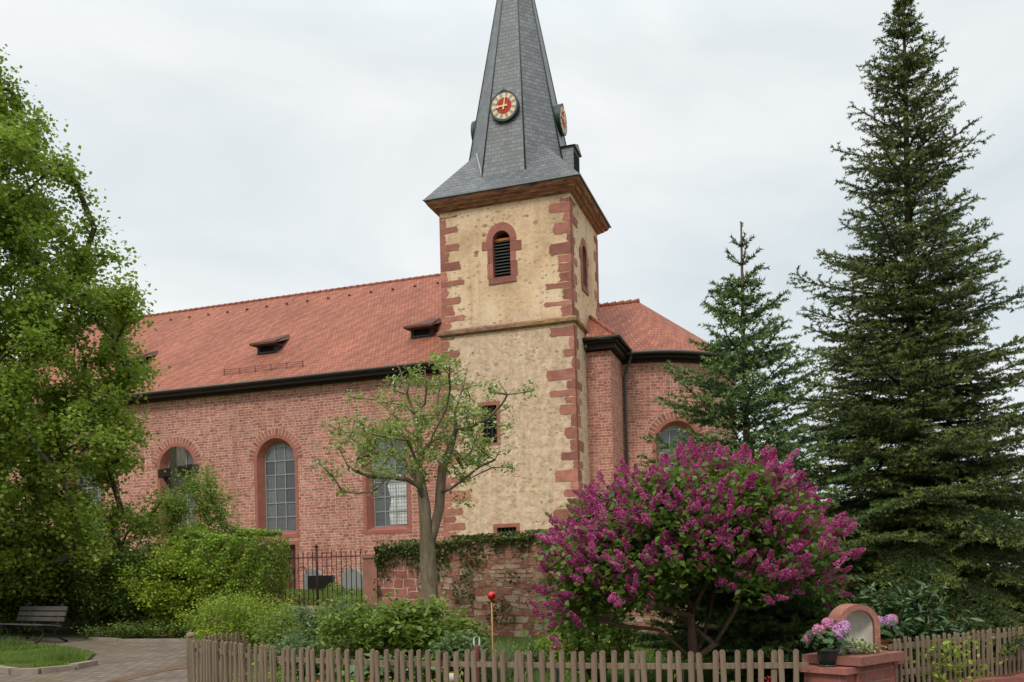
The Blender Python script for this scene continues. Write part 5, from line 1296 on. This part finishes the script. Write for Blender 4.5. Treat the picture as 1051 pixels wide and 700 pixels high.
# white blossomed twigs growing through the lilac on the left
# conifers --------------------------------------------------------------
def conifer(root, H, z_low, prof, seed, whorl, M_need, M_bark, dens=1., up_tip=.25, nlen=.055, nw=.013, droop_low=.35, nbr=6, steep=.35, twig=.17, ndens=.008, rough=.15, ztop=None, boughs=()):
    g = np.random.default_rng(seed); rr = random.Random(seed); zs = [p[0] for p in prof]; rs = [p[1] for p in prof]
    SEG = []; br = MB(); br.tube([(0, 0, 0), (.02, .01, H*.3), (-.01, 0, H*.7), (0, 0, H)], [H*.016, H*.011, H*.005, .012], 8)
    z = z_low; az = 0; tier = 0
    while z < (ztop or H-.12):
        R = float(np.interp(z, zs, rs)); nb = max(4, int(round(nbr*min(1.6, .65+R/2.2)))); az += rr.uniform(.3, .9)
        for b in range(nb):
            a = az+2*PI*b/nb+rr.uniform(-.25, .25); L = R*rr.uniform(1-rough*1.3, 1.05+rough*.5)*(1. if tier % 2 == 0 else .64); zz = z+rr.uniform(-.12, .12)*whorl*2
            f_low = 1-(z-z_low)/(H-z_low); s0 = steep+.55*(1-f_low)**1.5-.30*f_low  # initial slope up
            n = max(4, int(L/.14)); pts = []; p = Vector((0, 0, zz)); dirh = Vector((math.cos(a), math.sin(a), 0)); 
            for i in range(n+1):
                t = i/n; x = L*t; zc_ = zz+s0*x*.55-droop_low*f_low*x*x*.16+up_tip*max(0, t-.55)**2*L*1.2
                wob = .03*math.sin(5*t+b*2); pts.append(Vector((dirh.x*x-dirh.y*wob*L, dirh.y*x+dirh.x*wob*L, zc_)))
            br.tube(pts, [max(.004, .006+.010*L*(1-i/n)) for i in range(n+1)], 4)
            # needles start some way out from the trunk
            for i in range(1, n+1):
                t = i/n; A, B = pts[i-1], pts[i]
                if t > .04: SEG.append((A, B, t))
                if t > .08:
                    d = (B-A).normalized(); side = Vector((-d.y, d.x, 0)).normalized()
                    tl = L*.42*(1-t)**.75*(.45+.55*min(1, t*3.2))+.10
                    for sgn in (-1, 1):
                        if rr.random() > dens: continue
                        l2 = tl*rr.uniform(.65, 1.15); dd = (d*.75+side*sgn*.8+Vector((0, 0, rr.uniform(-.22, .12)))).normalized(); q = B.copy(); k = max(1, int(l2/twig)); s_ = l2/k
                        for j in range(k):
                            q2 = q+dd*s_+Vector((0, 0, -.008-.006*j)); SEG.append((q, q2, .3+.7*(j+1)/k if t > .4 else .5*(j+1)/k)); 
                            if j < k and l2 > .16:
                                for s3 in (-1, 1):
                                    if rr.random() < .72*dens:
                                        sd = dd.cross(Vector((0, 0, 1))).normalized(); e = (dd*.75+sd*s3*.7+Vector((0, 0, rr.uniform(-.25, .2)))).normalized()*rr.uniform(.07, .15)*(1.1-.3*j/k); SEG.append((q2, q2+e, .6+.4*(j+1)/k))
                            q = q2
        z += whorl*(.8+.4*rr.random())*(.5 if tier % 2 == 0 else .5)*(.6+.4*min(1., R/1.0)); tier += 1
        # odd inner shoots between the whorls
    for (a, L, z0, s0, dr) in boughs:
        n = int(L/.14); pts = [Vector((math.cos(a)*L*i/n, math.sin(a)*L*i/n, z0+s0*L*i/n-dr*(L*i/n)**2)) for i in range(n+1)]
        br.tube(pts, [max(.005, .016*(1-i/n)) for i in range(n+1)], 5)
        for i in range(1, n+1):
            t = i/n; A, B = pts[i-1], pts[i]; SEG += [(A, B, t), (A, B, t*.5)]; d = (B-A).normalized(); side = Vector((-d.y, d.x, 0)).normalized()
            for sgn in (-1, 1):
                l2 = (.75*(1-t)**.6+.15)*rr.uniform(.7, 1.1); dd = (d*.8+side*sgn*.75+Vector((0, 0, rr.uniform(-.3, 0)))).normalized(); k = max(1, int(l2/.13)); q = B.copy()
                for j in range(k):
                    q2 = q+dd*(l2/k)+Vector((0, 0, -.012*j)); SEG.append((q, q2, .35+.65*(j+1)/k))
                    for s3 in (-1, 1):
                        sd = dd.cross(Vector((0, 0, 1))).normalized(); e = (dd*.8+sd*s3*.65+Vector((0, 0, rr.uniform(-.4, .1)))).normalized()*rr.uniform(.09, .17); SEG.append((q2, q2+e, .6+.4*(j+1)/k))
                    q = q2
    # top leader
    SEG.append((Vector((0, 0, H-.12)), Vector((0, 0, H-.02)), .95)); SEG.append((Vector((0, 0, (ztop or H-.3))), Vector((0, 0, H-.25)), .4)) if not ztop else None
    if ztop:
        for zz, rr2 in ((H-.36, .17), (H-.62, .26)):
            for k in range(5): a = az+k*1.26; SEG.append((Vector((0, 0, zz)), Vector((rr2*math.cos(a), rr2*math.sin(a), zz+rr2*.8)), .85)); br.tube([(0, 0, zz), (rr2*math.cos(a), rr2*math.sin(a), zz+rr2*.8)], .006, 4)
    A = np.array([s[0] for s in SEG]); B = np.array([s[1] for s in SEG]); T_ = np.array([s[2] for s in SEG]); n = len(SEG)
    Ls = np.linalg.norm(B-A, axis=1); per = np.maximum(7, (Ls/ndens).astype(int))
    idx = np.repeat(np.arange(n), per); f = g.random(len(idx)); M = len(idx)
    d = (B-A)/(Ls[:, None]+1e-9); D = d[idx]; C = A[idx]+(B-A)[idx]*f[:, None]
    u = g.normal(size=(M, 3)); u -= D*np.sum(u*D, 1)[:, None]; u /= np.linalg.norm(u, axis=1)[:, None]
    pass
    nd = u*.80+D*.6; nd /= np.linalg.norm(nd, axis=1)[:, None]; w = np.cross(nd, g.normal(size=(M, 3))); w /= np.linalg.norm(w, axis=1)[:, None]
    ln = nlen*g.uniform(.7, 1.2, M)[:, None]; V = np.stack([C-w*nw*.5, C+w*nw*.5, C+nd*ln], 1)
    # colour: old needles dark, this year's shoots at the tips light
    tone = g.random(n)*.3+np.clip((T_-.80)*3.0, 0, .62)*(g.random(n) > .25); r = np.clip(tone[idx]+g.normal(size=M)*.06, 0, 1)
    br.build('trunk', M_bark, root)
    o = tris_obj('needles', V, M_need, root, r)
    print('conifer', n, M); return SEG
M_sprn = mat_leaf('spruce_needles', [(0, (.034, .054, .014)), (.35, (.060, .090, .020)), (.7, (.125, .16, .034)), (1, (.22, .25, .06))], .6, .12, (.08, .14, .03), noise=.45)
M_firn = mat_leaf('fir_needles', [(0, (.045, .085, .028)), (.35, (.08, .14, .042)), (.7, (.14, .215, .058)), (1, (.25, .33, .095))], .6, .15, (.1, .18, .04), noise=.4)
M_bkcon = mat_bark('conifer_bark', (.07, .045, .035), (.15, .10, .075), 2)
sp_ = thing('spruce_tree', 'very tall dark spruce at the right edge, its tip reaching the top of the photo', 'tree', (5.97, 13.2, .12))
conifer(sp_, 10.05, .40, [(0, 2.9), (1.2, 2.55), (2.6, 2.15), (4.0, 1.85), (5.0, 1.6), (6.0, 1.22), (7.4, .86), (8.3, .60), (9.0, .36), (9.6, .18), (10.1, .05)], 5, .50, M_sprn, M_bkcon, nlen=.048, nw=.0165, nbr=9, rough=.22, ndens=.0058, droop_low=.42, up_tip=.3, boughs=((-1.75, 3.9, 1.5, .0, .055), (-1.45, 4.1, 1.9, .02, .085), (-1.25, 3.6, 1.3, .02, .05), (-1.05, 4.2, 2.3, .0, .09), (-1.6, 3.3, 2.4, .0, .06), (-2.0, 3.4, 1.9, .0, .06), (-.8, 3.8, 1.5, .0, .05), (-2.3, 3.2, 1.2, .05, .05)))
fi_ = thing('fir_tree', 'smaller green fir with bare leader rising behind the purple lilac', 'tree', (3.34, 12.6, .12))
conifer(fi_, 6.42, .35, [(0, 2.35), (1.2, 2.2), (2.2, 1.80), (3.1, 1.28), (4.0, .98), (4.6, .76), (5.1, .54), (5.5, .36), (5.8, .30), (6.42, .02)], 9, .52, M_firn, M_bkcon, nlen=.06, nw=.020, nbr=6, steep=.6, droop_low=.2, rough=.2, ndens=.007, ztop=5.62)
# shrubs -------------------------------------------------------------------
def shrub(name, label, cat, loc, ell, ntips, nper, sig, size, mat, seed, aspect=.6, stemr=.03, mats=None, group=None, zlow=.15, top=.0, up=.5, droop=.2, inner=.3, bark=None):
    t = thing(name, label, cat, loc, 0, group); g = np.random.default_rng(seed); tips = []; ph = g.uniform(0, 6, 4)
    while len(tips) < ntips:
        v = g.normal(size=3); v /= np.linalg.norm(v); f = g.uniform(inner, 1)**.5; lob = 1+.16*math.sin(4*math.atan2(v[1], v[0])+ph[0]+3*v[2])+.12*math.sin(7*v[0]+ph[1]+5*v[2])
        p = v*f*lob*np.array(ell); p[2] = ell[2]*zlow+(p[2]+ell[2])*.5*(2-zlow)*.98
        if p[2] < .06: continue
        tips.append(p)
    stems = [[(0, 0, 0), (0, 0, .12)]]+[[(0, 0, .06), (ell[0]*.4*math.cos(a), ell[1]*.4*math.sin(a), ell[2]*.55), (ell[0]*.6*math.cos(a), ell[1]*.6*math.sin(a), ell[2]*1.2)] for a in [ph[0]+6.28*i/6 for i in range(6)]]
    N, par, ends = grow(stems, tips, seed, .25, .05); mb, _, _ = skeleton_mesh(N, par, stemr*1.6, .005, .4, 5); mb.build('stems', bark or M_bklil, t)
    P, r = clumps(N, ends, par, nper, sig, seed+1, .5); P[:, 2] = np.maximum(P[:, 2], .02)
    leaves_obj('foliage', P, np.random.default_rng(seed).uniform(size*.7, size*1.3, len(P)), mat, t, up=up, aspect=aspect, rnd=r, droop=droop, seed=seed+2)
    return t, N, ends
M_shA = mat_leaf('hornbeam_leaves', [(0, (.14, .20, .015)), (.5, (.25, .33, .026)), (.85, (.34, .42, .042)), (1, (.43, .49, .07))], .5, .38)
M_shD = mat_leaf('dark_shrub_leaves', [(0, (.05, .085, .014)), (.6, (.11, .17, .024)), (1, (.19, .25, .04))], .5, .2)
M_shY = mat_leaf('yellow_green_leaves', [(0, (.11, .16, .03)), (.5, (.20, .27, .05)), (1, (.33, .40, .10))], .5, .4)
M_shG = mat_leaf('grey_green_leaves', [(0, (.06, .10, .045)), (.5, (.11, .17, .075)), (1, (.22, .27, .13))], .5, .3)
shrub('hornbeam_shrub', 'broad bright green shrub between the bench and the ivy-clad block', 'shrub', (-7.6, 22.2, .35), (1.6, 1.25, 1.27), 300, 66, .18, .085, M_shA, 51)
shrub('hornbeam_shrub', 'dense mid-green shrub directly right of the bench under the maple', 'shrub', (-9.6, 23.2, .45), (1.6, 1.2, 1.15), 220, 58, .20, .085, M_shD, 52)
shrub('dark_shrub', 'dark shrub closing the gap behind the bench', 'shrub', (-11.6, 24.2, .5), (1.9, 1.2, 1.3), 240, 60, .22, .09, M_shD, 53)
shrub('pale_shrub', 'tall thin shrub with loose yellow-green twigs rising in front of the wooden cross', 'shrub', (-8.25, 23.6, .45), (1.1, .8, 2.1), 190, 40, .15, .085, M_shY, 54, zlow=.5)
shrub('low_shrub', 'low creeping shrub at the foot of the hedge beside the path', 'shrub', (-8.5, 21.2, .38), (1.5, .5, .20), 110, 36, .10, .055, M_shD, 60)
shrub('low_shrub', 'rounded feathery green bush behind the fence corner', 'shrub', (-5.2, 17.0, .25), (1.0, .85, .58), 190, 48, .12, .055, M_shA, 55, aspect=.45)
shrub('low_shrub', 'loose green bush with reddish stems below the iron railing', 'shrub', (-3.9, 15.9, .2), (.7, .7, .46), 110, 36, .12, .06, M_shY, 56, aspect=.45)
shrub('spindle_shrub', 'variegated grey-green shrub left of the apple tree foot', 'shrub', (-2.75, 14.8, .15), (.95, .8, .56), 190, 34, .11, .075, M_shG, 57, aspect=.6)
shrub('laurel_shrub', 'glossy light green large-leaved bush at the foot of the apple tree', 'shrub', (-1.62, 13.6, .12), (.85, .6, .58), 150, 20, .11, .13, M_shY, 58, aspect=.55, up=.7)
shrub('low_shrub', 'dark green bush in front of the apple trunk beside the laurel', 'shrub', (-1.0, 14.4, .15), (.55, .5, .42), 80, 34, .11, .08, M_shD, 59)
# ivy-clad block next to the yard gate
ib = thing('ivy_hedge', 'square block completely clad in small bright ivy leaves left of the church door', 'hedge', (-6.28, 21.38, .3), math.radians(-19))
mb = MB(); mb.box(-1.55, .58, -.15, .55, 0, 2.35); mb.build('wall_core', M_rub, ib)
rr = random.Random(12); P = []; rv = []
for i in range(16000):
    u = rr.random()
    if u < .68: p = [rr.uniform(-1.6, .70), -.17, rr.uniform(0, 2.42)]; nn = (0, -1, 0)
    elif u < .82: p = [.58, rr.uniform(-.28, .6), rr.uniform(0, 2.42)]; nn = (1, 0, 0)
    else: p = [rr.uniform(-1.6, .62), rr.uniform(-.2, .6), 2.38]; nn = (0, 0, 1)
    bul = .10+.07*math.sin(p[0]*4+p[2]*3)+.05*math.sin(p[0]*9-p[2]*7)+rr.gauss(0, .035)
    if p[2] > 2.1: bul += .02
    rnd_c = .5+.18*math.sin(p[0]*6+1)+.18*math.sin(p[2]*7)
    P.append([p[k]+nn[k]*bul for k in range(3)]); rv.append(min(1, max(0, rnd_c*.5+rr.random()*.6)))
leaves_obj('ivy', P, np.array([rr.uniform(.05, .08) for _ in P]), M_ivyb, ib, up=.25, aspect=.85, rnd=np.array(rv), droop=.5, seed=4)
# lilac with pale flowers behind the bench
pl, N, ends = shrub('pale_lilac_bush', 'dark-leaved bush with a few pale pink flower heads behind the bench', 'flowering shrub', (-13.0, 23.5, .45), (1.2, 1.0, 1.35), 200, 55, .2, .10, M_shD, 63)
M_palef = mat_leaf('pale_pink_petals', [(0, (.40, .22, .34)), (1, (.62, .46, .56))], .6, .3, (.6, .4, .5), noise=.1)
pm = pms[0].copy(); pm.materials.clear(); pm.materials.append(M_palef); fr = [N[e] for e in ends if N[e][1] < -.3 and N[e][2] > 1.0]
for i, p in enumerate(fr[::max(1, len(fr)//11)][:11]):
    o = bpy.data.objects.new('flower_head', pm); COL.objects.link(o); o.parent = pl; o.location = (p[0], p[1]-.12, p[2]); o.rotation_euler = (.5, .3*(i % 3-1), 0); o.scale = (.9, .9, .9)
# plants at the wall foot and near the fence
lv = thing('lavender', 'pale grey-green lavender tuft behind the red garden ball', 'plant', (-.42, 13.3, .12))
g = np.random.default_rng(6); pts = [(g.normal()*.28, g.normal()*.16, 0) for _ in range(150)]; tufts('stems', pts, 0, .52, .012, lv, mat_leaf('lavender_green', [(0, (.12, .17, .07)), (1, (.30, .34, .18))], .7, .2), per=10, spread=.04)
for i, (x, y, s, m, lab) in enumerate(((.15, 13.8, .30, M_shD, 'dark green perennial right of the lavender'), (.62, 14.2, .36, M_shA, 'fresh green perennial between lavender and lilac at the wall foot'), (1.15, 14.6, .30, M_shD, 'low dark perennial at the wall foot close to the lilac'), (-.95, 12.6, .28, M_shD, 'small dark perennial left of the garden figure'), (1.7, 15.2, .34, M_shA, 'green perennial at the wall foot behind the lilac'))):
    shrub('perennial', lab, 'plant', (x, y, GZ(y)), (s, s*.8, s*.75), 40, 26, .07, .06, m, 70+i, stemr=.01, zlow=.3)
# shrub behind the right pot and climbers on the right fence
shrub('rhododendron', 'leathery dark green rhododendron behind the right-hand hydrangea', 'shrub', (4.35, 10.1, .05), (.62, .5, .75), 120, 17, .10, .12, mat_leaf('leathery_leaves', [(0, (.025, .055, .018)), (.6, (.05, .10, .035)), (1, (.12, .19, .08))], .35, .1), 81, aspect=.34, up=.5)
cl = thing('climbing_plant', 'small green climber growing through the right-hand picket fence', 'plant', (4.05, 8.6, .47)); rr = random.Random(3)
P = [(rr.gauss(0, .16)+.1*k, rr.gauss(0, .04)+.065*k-.02, rr.uniform(-.05, .45)) for k in range(5) for _ in range(60)]; leaves_obj('leaves', P, .055, M_shA, cl, up=.2, aspect=.6, seed=5)
# red flowers along the fence
rf_ = thing('red_flowers', 'scattered small red flowers with low leaves behind the long picket fence', 'plant', (0, 0, 0)); rr = random.Random(8); P = []; F_ = []
for i in range(60):
    q = rr.random(); k = min(len(FL)-2, int(q*(len(FL)-1))); f = rr.random(); x = FL[k][0]+(FL[k+1][0]-FL[k][0])*f+rr.uniform(.1, .6); y = FL[k][1]+(FL[k+1][1]-FL[k][1])*f+rr.uniform(.25, 1.2)
    for j in range(36): P.append((x+rr.gauss(0, .14), y+rr.gauss(0, .1), GZ(y)+abs(rr.gauss(.18, .16))))
    if rr.random() < .5:
        zz = GZ(y)+rr.uniform(.3, .6)
        for j in range(10): F_.append((x+rr.gauss(0, .018), y+rr.gauss(0, .018), zz+rr.gauss(0, .018)))
leaves_obj('leaves', P, .07, M_shA, rf_, up=.5, aspect=.5, seed=11); leaves_obj('petals', F_, .035, mat_leaf('red_petals', [(0, (.45, .02, .02)), (1, (.65, .05, .06))], .5, .2, (.6, .05, .05), noise=.1), rf_, up=.5, aspect=.9, seed=13)
yb = thing('box_bush', 'small round yellow-green bush between the two gravestones', 'shrub', (-4.95, 25.0, 1.3)); g = np.random.default_rng(2); v = g.normal(size=(700, 3)); v /= np.linalg.norm(v, axis=1)[:, None]; v[:, 2] = np.abs(v[:, 2]); leaves_obj('foliage', v*np.array([.30, .28, .33]), .05, M_shY, yb, up=.3, aspect=.7, seed=2)

# dark hedge that closes the garden beyond the spruce
for i, (x, y, h, lab) in enumerate(((7.6, 16.6, 1.6, 'dark hedge shrub deep in the shade behind the spruce trunk'), (10.2, 16.0, 1.7, 'dark hedge shrub behind the far right end of the picket fence'), (5.0, 17.4, 1.3, 'dark hedge shrub in the gap between fir and spruce'), (12.8, 15.2, 1.8, 'outermost dark hedge shrub right of the spruce'))):
    shrub('hedge_shrub', lab, 'shrub', (x, y, .2), (1.5, 1.0, h), 190, 48, .22, .10, M_shD, 90+i, group=None)

# a spray of low boughs of the spruce reaches over the fence: extra long limbs on the near side
ct, N, ends = shrub('cream_flowered_shrub', 'small shrub with creamy white blossom half hidden at the left foot of the lilac', 'flowering shrub', (1.15, 12.4, .1), (.55, .45, .62), 90, 26, .09, .07, M_shA, 101)
g = np.random.default_rng(12); P = np.concatenate([np.array(N[e])+g.normal(size=(14, 3))*.05 for e in ends if g.random() < .55]); leaves_obj('blossom', P, .04, mat_leaf('cream_blossom', [(0, (.50, .50, .34)), (1, (.76, .74, .60))], .6, .3, (.7, .7, .5), noise=.1), ct, up=.4, aspect=.9, seed=4)
hs = thing('hosta', 'clump of broad blue-green hosta leaves behind the fence in front of the laurel bush', 'plant', (-1.75, 12.2, .1)); rr = random.Random(5)
P = []; D = []
for i in range(170):
    a = rr.uniform(0, 6.28); r = rr.uniform(.05, .55); P.append((r*math.cos(a)*1.5+rr.gauss(0, .05), r*math.sin(a), .16+.30*(1-r)+rr.gauss(0, .04))); D.append((math.cos(a), math.sin(a), -.1))
leaves_obj('leaves', P, .17, M_shG, hs, up=1.1, aspect=.6, dirs=np.array(D)*1.5, seed=3)
for i, (x, y, e, m, lab) in enumerate(((-2.35, 13.2, (.5, .45, .62), M_shY, 'airy light green shoots between the hosta and the fence corner bush'), (-.75, 12.5, (.35, .3, .38), M_shG, 'small grey-green bush just left of the lavender'), (-3.3, 13.9, (.5, .45, .3), M_shG, 'loose pale bush below the iron railing close to the fence'))):
    shrub('low_shrub', lab, 'shrub', (x, y, GZ(y)), e, 90, 24, .09, .085, m, 110+i, aspect=.45, stemr=.012, zlow=.4)

GROUPS = {'gravestone': 'gravestones behind the iron railing', 'hedge_shrub': 'hedge shrubs behind the spruce', 'perennial': 'perennials along the foot of the garden wall', 'hornbeam_shrub': 'leafy shrubs between bench and church gate', 'low_shrub': 'low garden shrubs behind the fence', 'potted_hydrangea': 'potted hydrangeas on the shrine', 'garden_planter': 'box planters on the lawn', 'picket_fence': 'wooden picket fences round the garden'}
for o in bpy.data.objects:
    if o.parent is None and o.name.split('.')[0] in GROUPS: o['group'] = GROUPS[o.name.split('.')[0]]
